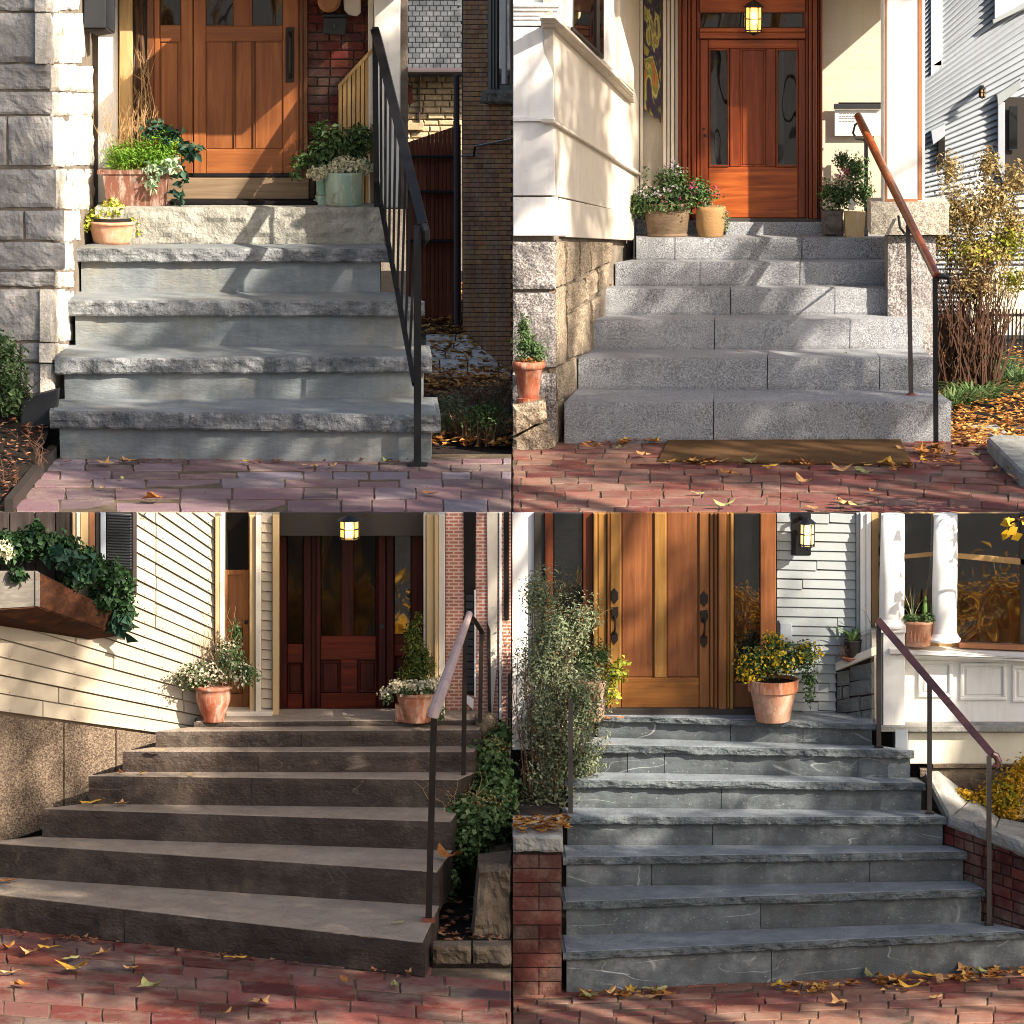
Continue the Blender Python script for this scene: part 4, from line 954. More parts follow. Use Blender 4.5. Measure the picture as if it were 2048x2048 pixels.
PR('transom_rail', 'mahogany_h', fr, P2, 1399, 56, 1611, 64, .05, .03); PR('transom_rail', 'mahogany_h', fr, P2, 1399, 65, 1611, 77, .05, .045); PR('transom_rail', 'mahogany_h', fr, P2, 1399, -30, 1611, 24, .05, .03); PR('transom_pane', 'glass_dark', fr, P2, 1402, 26, 1606, 55, .01, .006)
d2 = PR('door', 'mahogany', bay, P2, 1400, 78, 1611, 436, .03, .004)
for (x0,y0,x1,y1,nm,mt) in ((1400,79,1417,436,'stile','mahogany'),(1596,79,1611,436,'stile','mahogany'),(1417,79,1596,97,'rail','mahogany_h'),(1417,334,1596,436,'rail','mahogany_h'),(1459,97,1480,334,'stile','mahogany'),(1531,97,1552,334,'stile','mahogany')): PR(nm, mt, d2, P2, x0+.3, y0+.3, x1-.3, y1-.3, .03, .022, .004)
raised(d2, P2, 1480, 97, 1531, 334, 'mahogany', .01, 4)
for (x0,x1) in ((1418,1458),(1553,1596)):
    PR('pane', 'glass_clear', d2, P2, x0+3, 101, x1-3, 330, .008, .012, .001); PR('curtain', 'drapery', d2, P2, x0+4, 101, x0+15, 330, .002, .0065, .0005)
    mb = MB()
    for (a0,b0,a1,b1) in ((x0,97,x1,101),(x0,330,x1,334),(x0,101,x0+3,330),(x1-3,101,x1,330)): mb.plate(prect(P2,a0,b0,a1,b1,.03), P2.n, .03, .003)
    mb.out('bead', 'mahogany', d2)
for (x,y,s_) in ((1407.5,258,2.2),(1409.5,271,3.2)): MB().tube([P2.pt(x,y,.02),P2.pt(x,y,.035)], s_*px, 10).out('lock', 'black_iron', d2)
PR('sill', 'grey_iron', bay, P2, 1399, 437, 1646, 443, .06, .04)
o = PR('threshold_block', 'granite_grey', bay, FP(W2-.10), 1450, 445, 1655, 474, .12, 0, .006); PR('threshold_block', 'granite_grey', bay, FP(W2-.04), 1270, 440, 1449, 474, .06, 0, .006); PR('threshold_block', 'granite_rough', bay, FP(W2-.04), 1656, 440, 1762, 474, .06, 0, .006)
zr = RY(1500,0,W2).z
MB().box(B.x-.0, RY(1850,0,W2).x, W2-.8, W2+.3, zr+.12, zr+.22).out('porch_roof', 'white_paint', bay)
nb = empty('notice_board', P2.pt(1715,268,.03), 'white notice sheet with faint printed lines under a black header bar', 'notice')
PR('header', 'dark_box', nb, P2, 1668, 208, 1764, 218, .03, .05); PR('header_top', 'black_iron', nb, P2, 1677, 205, 1764, 208, .02, .05); PR('sheet', 'paper', nb, P2, 1669, 219, 1764, 272, .01, .02)
mb = MB()
for k, yy in enumerate((226,231,236,241)):
    x = 1679; rr = random.Random(k)
    while x < 1716 - k*3: l_ = rr.uniform(3,7); mb.plate(prect(P2,x,yy,x+l_,yy+2.2,.0222), P2.n, .001, .0002); x += l_+1.4
mb.out('printed_lines', 'ink', nb)
# porch lantern
def lantern(name, label, pl, x, y0, y1, wpx, parent_pt, six=True, chain=0, glass='lamp_glass', power=6):
    e = empty(name, pl.pt(x, y1), label, 'lantern'); top = pl.pt(x, y0); bot = pl.pt(x, y1); c = V((bot.x, bot.y, bot.z)); h = top.z-bot.z; w_ = wpx*MM*(c.y+DIST)/DIST/2
    n = 6
    MB().lathe(c, [(w_*.82,.1*h),(w_*.95,.2*h),(w_*.95,.8*h),(w_*.85,.82*h)], n).out('glass', glass, e)
    mb = MB()
    for k in range(n):
        a = 2*math.pi*k/n; mb.bar(c+V((w_*math.cos(a),w_*math.sin(a),.1*h)), c+V((w_*math.cos(a),w_*math.sin(a),.84*h)), .007, .007, up=(0.3,.9,.1))
    for zz in (.14,.46,.8): mb.lathe(c+V((0,0,zz*h)), [(w_*1.0,0),(w_*1.03,.003),(w_*1.0,.008)], n)
    mb.out('cage', 'black_iron', e)
    MB().lathe(c+V((0,0,.8*h)), [(w_*1.35,0),(w_*1.3,.02*h),(w_*.7,.12*h),(w_*.3,.18*h),(.006,.2*h)], 18).out('cap', 'black_iron', e)
    MB().lathe(c, [(.004,0),(w_*.25,.01),(w_*.2,.05*h),(w_*.8,.08*h),(w_*1.02,.12*h)], 14).out('finial', 'black_iron', e)
    if chain: MB().tube([c+V((0,0,h*.98)), c+V((0,0,h+chain))], .006, 6).out('rod', 'black_iron', e)
    l = bpy.data.lights.new(name+'_bulb', 'POINT'); l.energy = power; l.color = (1,.72,.38); l.shadow_soft_size = w_*.9
    lo = bpy.data.objects.new(name+'_bulb', l); link(lo, e, c+V((0,-w_*1.6,.5*h))); return e
lantern('hanging_lantern', 'lit iron lantern hanging in front of the transom above the mahogany door', FP(W2-.16), 1507, 0, 72, 31, None, chain=.15, power=.8)
# column on pedestal
pc = empty('porch_column', RY(1818,470,4.0), 'square white porch column with brown edge strips on a granite pedestal', 'column')
PC = FP(3.98)
PR('shaft', 'white_paint', pc, PC, 1766, -30, 1850, 404, .2, .0, .006); PR('edge_strip', 'brown_edge', pc, PC, 1770, -30, 1775, 404, .02, .006); PR('edge_strip', 'brown_edge', pc, PC, 1836, -30, 1845, 400, .02, .006); PR('base_strip', 'brown_edge', pc, PC, 1774, 398, 1836, 405, .02, .006)
MB().rock(prect(FP(3.92),1742,405,1898,470), (0,-1,0), .34, .006, 20, 8, 3, .2).out('pedestal', 'granite_cream', pc)
wg = MB().rock(prect(FP(3.98),1776,472,1872,720), (0,-1,0), .3, .01, 16, 24, 6, .2).out('pedestal_wall', 'granite_rough', pc)
# wood handrail
hr = empty('wood_handrail', RZ(1872,897,ZU), 'polished brown wood handrail on slim iron posts beside granite steps', 'railing')
yc = hr.location.y; A = RY(1716,232,4.3); B = RY(1874,552,yc)
MB().tube([A, A.lerp(B,.33), A.lerp(B,.66), B], .026, 12).out('handrail', 'rail_wood', hr); MB().bar(A.lerp(B,.02)-V((0,0,.03)), B-V((0,0,.03)), .03, .012).out('flat_bar', 'black_iron', hr)
MB().bar(RY(1870,556,yc), RZ(1872,897,ZU)-V((0,0,.02)), .03, .03).out('post', 'black_iron', hr)
b2 = S2[0]['z']; pb = RZ(1822,790,b2); MB().bar(RY(1816,450,pb.y), pb, .028, .028).out('post', 'grey_iron', hr); MB().lathe(pb, [(.032,0),(.03,.008),(.018,.012)], 12).out('socket', 'rust_cap', hr); MB().lathe(RZ(1872,897,ZU), [(.07,-.01),(.06,.01),(.02,.014)], 14).out('socket', 'boulder', hr)
pt_ = RZ(1732,472,L2); MB().bar(RY(1732,275,pt_.y), pt_, .024, .024).out('post', 'black_iron', hr)
MB().tube([RY(1722,240,pt_.y),RY(1710,250,pt_.y),RY(1706,266,pt_.y),RY(1714,278,pt_.y),RY(1731,280,pt_.y)], .008, 8).out('scroll', 'black_iron', hr)
MB().tube([RY(1797,432,4.0-.1),RY(1800,455,3.85),RY(1810,468,3.8),RY(1818,470,pb.y)], .009, 8).out('scroll', 'black_iron', hr); MB().tube([B, B+V((.07,0,-.01)), B+V((.075,0,-.05))], .014, 8).out('end_bracket', 'black_iron', hr)
# planters on the landing
yl = YF2+.12
def lp(x, y=472): return V((RY(x,y,yl).x, yl, L2))
px2 = MM*(1+yl/DIST)
q1 = empty('bark_trough', lp(1335), 'weathered bark-textured trough of small flowers on the granite landing', 'planter'); c = lp(1335); k_ = px2
pot(q1, c, [(38*k_,0),(42*k_,.01),(38*k_,.02),(40*k_,.025),(47*k_,62*k_),(49*k_,66*k_),(44*k_,66*k_)], 'bark_pot', 24, 1, .62, soil=(42*k_,62*k_)); MB().lathe(c+V((.06,.03,.0)), [(30*k_,60*k_),(33*k_,78*k_),(34*k_,82*k_),(30*k_,82*k_)], 24, 1, .6).out('inner_bowl', 'green_glaze', q1)
foliage('foliage', [(c+V((-.08,-.02,.25)),(.16,.1,.09)), (c+V((.08,0,.28)),(.17,.1,.1)), (c+V((.03,0,.37)),(.12,.08,.1)), (c+V((-.2,-.03,.2)),(.07,.06,.08)), (c+V((.2,-.02,.29)),(.1,.07,.1)), (c+V((.0,-.08,.2)),(.2,.04,.04))], 4200, .027, 'leaf_mid', q1, 3, .5, .3)
foliage('lilac_flowers', [(c+V((.03,-.03,.44)),(.1,.05,.07)), (c+V((-.1,-.08,.3)),(.12,.04,.06)), (c+V((-.17,-.05,.25)),(.04,.03,.04)), (c+V((.05,-.06,.3)),(.1,.04,.04))], 170, .018, 'petal_lilac', q1, 4, .8); foliage('pink_flowers', [(c+V((.16,-.07,.33)),(.04,.02,.03)), (c+V((-.03,-.08,.24)),(.03,.02,.02)), (c+V((.1,-.09,.26)),(.03,.02,.03))], 36, .022, 'petal_pink', q1, 5, .8)
twigs('trailing_stem', c+V((-.1,0,.25)), 4, .2, .12, .003, 'dark_stem', q1, 2, (.04,.02)); foliage('stem_leaves', [(c+V((-.15,0,.42)),(.03,.02,.06)), (c+V((.3,-.03,.27)),(.08,.03,.04)), (c+V((.33,-.03,.16)),(.05,.03,.03))], 60, .025, 'leaf_mid', q1, 9)
q2 = empty('woven_pot', lp(1421), 'round tan woven basket pot with trailing stems below the mahogany door', 'planter'); c = lp(1421)+V((0,-.02,0))
pot(q2, c, [(24*k_,0),(25*k_,.01),(26*k_,.03),(29*k_,.06),(30*k_,52*k_),(29*k_,60*k_),(26*k_,60*k_)], 'wicker', 28, soil=(27*k_,56*k_))
foliage('trailing_stems', [(c+V((.05,-.03,.16)),(.06,.05,.06)), (c+V((.1,-.03,.1)),(.03,.03,.08)), (c+V((-.03,0,.2)),(.06,.05,.05))], 520, .022, 'leaf_sage', q2, 6, .35, .3, .4); foliage('red_flowers', [(c+V((.02,-.03,.3)),(.05,.03,.05))], 22, .018, 'petal_pink', q2, 8)
q3 = empty('beige_pot', lp(1708), 'pale beige square pot with flowering herbs beside the white column', 'planter'); c = lp(1708)+V((0,-.03,0))
MB().add([c+V((sx*20*k_*f,sy*.05*f,z)) for z,f in ((0,.88),(50*k_,1.05)) for sx,sy in ((-1,-1),(1,-1),(1,1),(-1,1))], [(0,3,2,1),(4,5,6,7),(0,1,5,4),(1,2,6,5),(2,3,7,6),(3,0,4,7)]).out('pot', 'beige_pot', q3)
PP('label_tag', 'white_cloth', q3, FP(yl-.05), [(1698,404),(1703,396),(1709,404),(1709,420),(1698,420)], .006)
foliage('herbs', [(c+V((-.06,.04,.29)),(.14,.09,.12)), (c+V((-.14,.04,.26)),(.1,.08,.1)), (c+V((0,.04,.44)),(.1,.07,.1)), (c+V((-.08,.04,.5)),(.06,.05,.06)), (c+V((.07,.02,.28)),(.06,.05,.1))], 3600, .024, 'leaf_mid', q3, 7, .5, .25); foliage('white_flowers', [(c+V((-.1,0,.36)),(.1,.04,.06)), (c+V((-.17,-.02,.22)),(.04,.03,.04))], 240, .018, 'petal_white', q3, 8, .9); foliage('pink_flowers', [(c+V((-.08,-.02,.42)),(.05,.03,.05))], 50, .018, 'petal_pink', q3, 4)
q4 = empty('stone_planter', lp(1662), 'dark rough stone planter standing behind the pale beige pot', 'planter'); c = lp(1662)+V((0,.02,0))
MB().rock([c+V((-.065,-.07,.17)),c+V((.08,-.07,.17)),c+V((.075,-.06,0)),c+V((-.05,-.06,0))], (0,-1,0), .13, .03, 10, 10, 3).out('pot', 'grey_stone_pot', q4); foliage('foliage', [(c+V((0,0,.22)),(.07,.06,.06))], 300, .024, 'leaf_mid', q4, 3)
# grey clapboard house behind
gh = empty('clapboard_house', (RY(1950,400,10).x, 10, ZU), 'grey slanting clapboard house behind golden shrub with dark side door', 'house')
PG = FP(10.0); PR('wall', 'frame_dark', gh, FP(10.05), 1835, -40, 2075, 720, .2)
yy_ = 716.0; sl_ = lambda y: min(1.05, max(.0, .92-.0024*(y-90)))
while yy_ > -45:
    y2 = yy_-9.4; po = [(1838,y2),(2070,y2-sl_(y2)*232),(2070,yy_-sl_(yy_)*232),(1838,yy_)]
    po = clip(po, 1, -44, False)
    if len(po) > 2: PPo('board', 'slate_siding', gh, PG, [(x_,y_, .003+.03*min(1,max(0,(y_-(y2-sl_(y2)*(x_-1838)))/9.4))) for x_,y_ in po], .02, .004)
    yy_ = y2
PR('corner_board', 'white_paint', gh, FP(9.95), 1862, -40, 1884, 132, .06); PP('casing_foot', 'white_paint', gh, FP(9.95), [(1862,132),(1884,118),(1884,130),(1862,152)], .06)
gd = PR('side_door', 'frame_dark', gh, FP(9.92), 2010, 195, 2075, 372, .05); PP('casing', 'slate_siding', gd, FP(9.9), [(1996,205),(2010,205),(2010,372),(1996,340)], .06); PP('door_head', 'grey_siding', gd, FP(9.88), [(1994,190),(2042,158),(2042,176),(1996,212)], .08); PR('pane', 'glass_dark', gd, FP(9.88), 2018, 212, 2035, 300, .01)
gw = PP('upper_window', 'white_paint', gh, FP(9.9), [(1990,-40),(2075,-40),(2075,8),(1990,44)], .06); PP('sill', 'grey_siding', gw, FP(9.86), [(1986,40),(2070,-6),(2070,6),(1986,48)], .08)
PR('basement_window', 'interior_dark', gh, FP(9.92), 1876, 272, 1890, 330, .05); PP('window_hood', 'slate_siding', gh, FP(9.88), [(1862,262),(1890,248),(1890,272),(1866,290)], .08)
lantern('wall_lantern', 'small unlit brass lantern on the grey clapboard house', FP(9.8), 1964, 172, 198, 11, None, glass='trim_wood', power=.01)
MB().bar(RY(1964,176,9.8), RY(1964,174,10.0), .03, .03).out('arm', 'bronze_iron', bpy.data.objects['wall_lantern'])
# shrub, fence, grass, leaves, kerb stones
gs = empty('golden_shrub', RZ(1935,700,ZU), 'tall dry golden shrub with dark bare stems beside granite pedestal', 'shrub'); b_ = V((RY(1935,700,5.2).x,5.2,ZU))
gs.location = b_; WL[gs.name] = b_.copy()
twigs('stems', b_-V((0,0,.03)), 170, 1.05, .36, .006, 'dark_stem', gs, 4, (.2,.14), .04, 3)
gq = lambda x, y, d=0: RY(x, y, 5.2+d)
foliage('foliage', [(gq(1940,430),(.24,.2,.22)), (gq(1990,400),(.16,.16,.18)), (gq(1900,420),(.1,.12,.2)), (gq(1975,330),(.1,.1,.14)), (gq(2025,450),(.14,.14,.2)), (gq(1900,340),(.1,.08,.16)), (gq(1960,510),(.3,.2,.16)), (gq(1880,470),(.1,.1,.2)), (gq(2030,360),(.1,.1,.14)), (gq(1950,570),(.26,.2,.14))], 10500, .03, 'leaf_golden', gs, 5, .4, .15, 0, .3); foliage('green_leaves', [(gq(2020,480),(.16,.16,.14)), (gq(1950,500),(.26,.2,.1)), (gq(2030,560),(.12,.12,.1))], 1300, .035, 'leaf_ygreen', gs, 6, .45, .2); foliage('seed_heads', [(gq(1930,400),(.28,.2,.25))], 320, .022, 'petal_white', gs, 7, .8, .5)
pf = empty('picket_fence', (RY(2000,690,7.5).x, 7.5, ZU), 'low black iron picket fence behind the golden shrub', 'fence')
for i in range(13): p = RY(1960+i*8, 690, 7.5); MB().bar(V((p.x,7.5,ZU-.03)), V((p.x,7.5,RY(1960,618,7.5).z)), .012, .012).out('picket', 'black_iron', pf)
for yy in (630, 680): MB().bar(RY(1955,yy,7.5), RY(2062,yy,7.5), .02, .012).out('rail', 'black_iron', pf)
tag(PR('garden_wall', 'cream_base', None, FP(8.6), 1940, 540, 2075, 735, .12), 'pale rendered garden wall behind black iron picket fence', 'wall')
r = random.Random(31); pts = []
for i in range(1500):
    x = r.uniform(1878,2060); y = 690 + 205*r.random()**.8
    if x < 1907 and y > 885: continue
    p = RZ(x, y, ZU); pts.append(V((p.x, p.y, ZU-.02+r.uniform(0,.035))))
litter('leaf_litter', pts, .075, 'leaf_litter', 'drift of orange fallen leaves beside the granite steps', 'leaf litter', 6)
for i, (x, y) in enumerate(((1925,760),(1985,745),(2030,770),(1960,800),(1905,815))):
    p = RZ(x, y, ZU-.02); e = empty('grass_clump', p, 'arching green grass clump among orange fallen leaves', 'grass', 'grass clumps beside the granite steps'); blades('blades', p+V((0,0,.02)), 150, .26, .34, .014, 'leaf_mid', e, i+11, .7, (.12,.2))
for i, q in enumerate(([(1940,848),(1990,845),(2022,868),(1950,868)],)):
    tag(MB().plate([RZ(x,y,ZU+.004) for x,y in q], (0,0,1), .04, .01).out('flat_stone', 'cap_stone'), 'flat grey paving stone half buried in orange leaves', 'stone')
tag(MB().plate([RZ(x,y,ZU+.09) for x,y in ((1974,875),(1990,869),(2070,872),(2070,950),(2040,940))], (0,0,1), .12, .015).out('granite_kerb', 'cap_stone'), 'pale granite kerb stone beside the red brick pavement', 'kerb')
# ================================================================== lower left place
def fit_z0(bl, br, rows, want):
    lo, hi = -1.0, 1.5
    for _ in range(40):
        m = (lo+hi)/2; S = solve_stairs(m, bl, br, rows); y = (S[-1]['L'].y+S[-1]['R'].y)/2
        if y > want: lo = m
        else: hi = m
    return m
rows3 = [(-40,1787.5,849,1887,.62),(-40,1686.5,878,1745,.33),(84,1619,905,1645,.24),(177,1553,921,1561,.15),(245,1504,950,1505,.13),(311,1464,963,1461,.12),(388,1445,963,1441,.2)]
Z3 = fit_z0(1855, 1952, rows3, -.34); S3 = solve_stairs(Z3, 1855, 1952, rows3); L3 = S3[-1]['z']; YF3 = S3[-1]['L'].y
rows4 = [(1126,1906,2060,1863,.27),(1126,1805,1971,1779,.25),(1126,1716,1935,1704,.20),(1128,1634,1894,1635,.17),(1130,1561,1851,1567,.15),(1150,1490,1829,1502,.14),(1190,1432,1752,1449,.2)]
Z4 = fit_z0(1987, 1942, rows4, -.26); S4 = solve_stairs(Z4, 1987, 1942, rows4); L4 = S4[-1]['z']
for nm, S in (('S1',S1),('S2',S2),('S3',S3),('S4',S4)):
    print(nm, [(round(s['z'],2), round(s['z']-s['zb'],2), round(s['L'].y,2), round(s['R'].y,2)) for s in S])
print('Z3', Z3, 'Z4', Z4, 'L', L1, L2, L3, L4, W1, W2)

steps3 = empty('slate_steps', (RY(420,1900,-1).x, S3[0]['L'].y, Z3), 'dark brownish slate block steps fanning out below the walnut doorway', 'steps')
jn3 = [[256],[],[],[504],[516],[602],[700]]
for k, s in enumerate(S3):
    L, R = s['L'], s['R']; bL, bR = backs(S3, k, (V((L.x, -.02, 0)), V((R.x, -.02, 0))))
    xs = [s['xl']] + jn3[k] + [s['xr']]
    for j in range(len(xs)-1):
        u0 = (xs[j]-xs[0])/(xs[-1]-xs[0]); u1 = (xs[j+1]-xs[0])/(xs[-1]-xs[0]); g = .002
        a = L.lerp(R,u0)+V((g if j else 0,0,0)); b = L.lerp(R,u1)-V((g if j+2 < len(xs) else 0,0,0)); d = bL.lerp(bR,u0)+V((0,.06,0)); e = bL.lerp(bR,u1)+V((0,.06,0))
        d.y = max(d.y, a.y+.08); e.y = max(e.y, b.y+.08)
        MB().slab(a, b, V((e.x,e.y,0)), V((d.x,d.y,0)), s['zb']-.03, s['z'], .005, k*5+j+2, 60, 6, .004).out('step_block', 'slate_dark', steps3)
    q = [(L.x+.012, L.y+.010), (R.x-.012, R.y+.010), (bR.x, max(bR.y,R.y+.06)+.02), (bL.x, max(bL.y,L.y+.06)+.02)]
    MB().plate([(x,y,s['z']+.004) for x,y in q], (0,0,1), .007, .002).out('tread_top', 'slate_skylit', steps3)
# pavement
Yn = RZ(500,2060,Z3).y
pav3 = tag(MB().box(-3.6, -.006, Yn-.8, -.4, Z3-.09, Z3-.005).out('brick_pavement', 'joint_sand'), kind='structure')
rows = [1836,1850,1864,1879,1894,1911,1930,1951,1974,1999,2026,2054,2080]
pavers(pav3, ['paver_deep','paver_red'], Z3, [y-40 for y in rows[:4]]+[y-28 for y in rows[2:]], lambda y: -30, lambda y: 862 if y < 1880 else 1022, lambda x, y: 112, 25, 2.2, .075, .06)
# right side bed: kerb stones, boulders, ivy
bd = tag(MB().box(RZ(868,1900,Z3).x, -.008, RZ(940,1935,Z3).y, -.05, Z3-.1, Z3+.02).out('side_bed', 'soil'), kind='structure')
for i, (x0,x1,y0,y1) in enumerate(((866,942,1894,1935),(946,1022,1894,1935))):
    p = RZ((x0+x1)/2,1935,Z3); o = MB().rock(prect(FP(p.y),x0,y0,x1,y1), (0,-1,0), .14, .02, 10, 6, i+5, .4).out('kerb_stone', 'boulder'); tag(o, ('rough brown kerb stone touching the end of the lowest slate step' if i == 0 else 'rough brown kerb stone in front of the large boulder'), 'stone', 'kerb stones of the ivy bed')
for i, (x0,y0,x1,y1,Y,lab) in enumerate(((926,1730,1023,1900,RZ(975,1884,Z3).y,'large brown boulder below the ivy beside slate steps'),(948,1692,1023,1760,-.85,'smaller tan boulder half hidden under the ivy'))):
    tl_, tr_, br_, bl_ = prect(FP(Y),x0,y0,x1,y1)
    br_.z = bl_.z = Z3-.02
    tag(MB().rock([tl_+V((.08,0,-.02)),tr_,br_,bl_+V((.04,0,0))], (0,-1,0), .35, .06, 16, 14, 40+i, .5, 5).out('boulder', 'boulder'), lab, 'boulder')
iv = empty('ivy_mound', (RY(960,1700,-.7).x, -.7, Z3), 'mound of dark green ivy spilling over the end of slate steps', 'ivy')
g = lambda x, y, Y=-.75: RY(x, y, Y)
foliage('ivy_leaves', [(g(960,1640),(.2,.2,.15)), (g(930,1690,-.95),(.1,.1,.1)), (g(990,1590,-.6),(.14,.2,.15)), (g(975,1530,-.45),(.13,.15,.14)), (g(925,1640,-.85),(.1,.1,.12)), (g(1000,1480,-.35),(.07,.1,.1)), (g(905,1760,-1.1),(.03,.05,.12)), (g(1005,1780,-1.12),(.05,.03,.1))], 4200, .036, 'leaf_mid', iv, 12, .7, .55)
foliage('back_ivy', [(g(950,1680,-.6),(.2,.2,.22)), (g(985,1560,-.4),(.12,.2,.2))], 1400, .045, 'leaf_dark', iv, 13, .7, .4)  # larger, darker leaves set behind the mid-green ones
foliage('dry_heads', [(g(960,1600,-.8),(.18,.1,.06)), (g(990,1490,-.45),(.08,.08,.06))], 400, .02, 'leaf_golden', iv, 14, .4)
twigs('tendrils', g(930,1640,-.85), 12, .3, .3, .002, 'dry_stem', iv, 7, (.12,.1), .05, 1)
MB().box(g(900,1700).x, g(1022,1700).x, -.75, -.1, Z3-.05, RY(960,1560,-.5).z-.1).out('bank', 'soil', iv)
# siding wall
A = RY(0,1300,-.60); B = RY(432,1300,-.20); PW = Plane((A.x,A.y),(B.x,B.y))
h3 = empty('beige_house', (RY(430,1440,-.2).x, -.2, L3), 'beige clapboard house on granite footing with window box and walnut doorway', 'house')
bw = PP('wall', 'sill_oak', h3, PW, [(-40,1031),(445,1031),(445,1500),(300,1475),(-40,1432)], .08, -.012)
LY = lambda k, x: (1422.9-36.3*k) + ((1482.5-22.3*k)-(1422.9-36.3*k))*x/430.
for k in range(0, 26):
    y0 = lambda x: LY(k, x)-.6; y1 = lambda x: LY(k+1, x)+.6
    po = clip([(-30,y1(-30)),(430,y1(430)),(430,y0(430)),(-30,y0(-30))], 1, 1025.5, False)
    if len(po) < 3 or max(p[1] for p in po) < 1030: continue
    fo = lambda x, y: .012*min(1,max(0,(y-LY(k+1,x))/max(1,(LY(k,x)-LY(k+1,x)))))+.002
    rr = random.Random(k*7+1); cuts = [-30, 312 + rr.uniform(-1,1), 430] if k > 7 else [-30, rr.uniform(40,380), 430]
    for j in range(2):
        pc_ = clip(clip(po, 0, cuts[j]+(.5 if j else 0), False), 0, cuts[j+1]-.5, True)
        if len(pc_) < 3 or max(p[0] for p in pc_)-min(p[0] for p in pc_) < 6: continue
        wv = rr.uniform(-.6,.6); do = rr.uniform(0,.003)
        PPo('board', 'beige_siding', h3, PW, [(x,y+(wv if y > 1030 else 0)*(.3+.7*((x*13+k*7)%5)/5),fo(x,y)+do) for x,y in pc_], .018, .003)
    nl = MB()
    for xn in (20, 150, 290, 325, 418):
        yn = LY(k, xn)-5
        if yn > 1040 and xn < 430: nl.plate([PW.pt(xn+dx,yn+dy,.0185) for dx,dy in ((-.9,-.9),(.9,-.9),(.9,.9),(-.9,.9))], PW.n, .002, .0003)
    if nl.v: tag(nl.out('nail_heads', 'brown_edge', h3), kind='stuff')
for q in ([(-30,1428),(127,1445),(127,1645),(-30,1700)],[(128.5,1445),(231,1459),(231,1600),(128.5,1630)],[(232.5,1459),(312,1469),(312,1530),(232.5,1600)]): PP('footing_slab', 'granite_brown', h3, PW, q, .1, -.004, .004)
# window, shutter
for (x0,x1) in ((-30,18),(20,68),(71,110),(112,144)): PR('blind_board', 'curtain_dark', h3, PW, x0, 1024.5, x1, 1165, .02, .03)
for (x0,x1,mt,o) in ((145,152,'beige_trim',.05),(153,160,'cream_paint',.06),(161,177,'beige_trim',.045),(178,190,'brown_edge',.04),(191,200,'frame_dark',.035),(201,212,'slate_siding',.05)): PR('casing', mt, h3, PW, x0, 1024.5, x1, 1150, .03, o)
sh = PR('shutter', 'black_pot', h3, PW, 213, 1024.5, 265, 1140, .02, .03); PR('shutter_stile', 'curtain_dark', sh, PW, 265, 1024.5, 274, 1190, .03, .045)
for i in range(20):
    y = 1026+i*5.6; PPo('slat', 'dark_box', sh, PW, [(214,y,.036),(264,y+2.5,.036),(264,y+6.5,.048),(214,y+4,.048)], .006, .001)
MB().tube([PW.pt(291,1026,.02),PW.pt(288,1031,.035),PW.pt(292,1034,.02)], .003, 6).out('hook', 'black_iron', h3)
# window box
wx = empty('window_box', PW.pt(60,1225,.1), 'weathered wooden window box overflowing with dark green ivy on beige clapboards', 'window box')
PPo('front_board', 'box_grey', wx, PW, [(-30,1143,.30),(77,1143,.30),(77,1213,.30),(-30,1219,.30)], .025)
PPo('end_board', 'box_brown', wx, PW, [(78,1145,.30),(240,1228,.04),(240,1271,.04),(78,1214,.30)], .025); PPo('corner_strip', 'box_grey', wx, PW, [(70,1143,.31),(80,1146,.31),(80,1214,.31),(70,1213,.31)], .02)
PPo('bottom_board', 'box_brown', wx, PW, [(-30,1220,.298),(77,1214,.298),(238,1272,.04),(178,1279,.02),(-30,1247,.02)], .02)
wg = lambda x, y, o=.2: PW.pt(x, y, o)
foliage('ivy', [(wg(15,1095),(.1,.08,.09)), (wg(65,1085),(.12,.09,.09)), (wg(115,1095),(.12,.08,.09)), (wg(160,1120,.15),(.12,.08,.08)), (wg(205,1145,.12),(.11,.07,.08)), (wg(240,1165,.1),(.09,.06,.09)), (wg(250,1215,.08),(.06,.05,.1)), (wg(205,1195,.1),(.08,.05,.08)), (wg(150,1155,.16),(.1,.06,.06)), (wg(35,1150,.32),(.04,.03,.04)), (wg(75,1050,.2),(.03,.03,.04))], 3400, .036, 'leaf_dark', wx, 21, .75, .5, .15)
foliage('large_leaves', [(wg(245,1245,.1),(.05,.04,.07)), (wg(165,1130,.24),(.1,.04,.06)), (wg(120,1110,.28),(.1,.04,.06))], 120, .075, 'leaf_bluegreen', wx, 22, .8, .5, .5)
foliage('pale_flowers', [(wg(5,1100,.3),(.06,.04,.05))], 160, .025, 'petal_cream', wx, 23, .8)
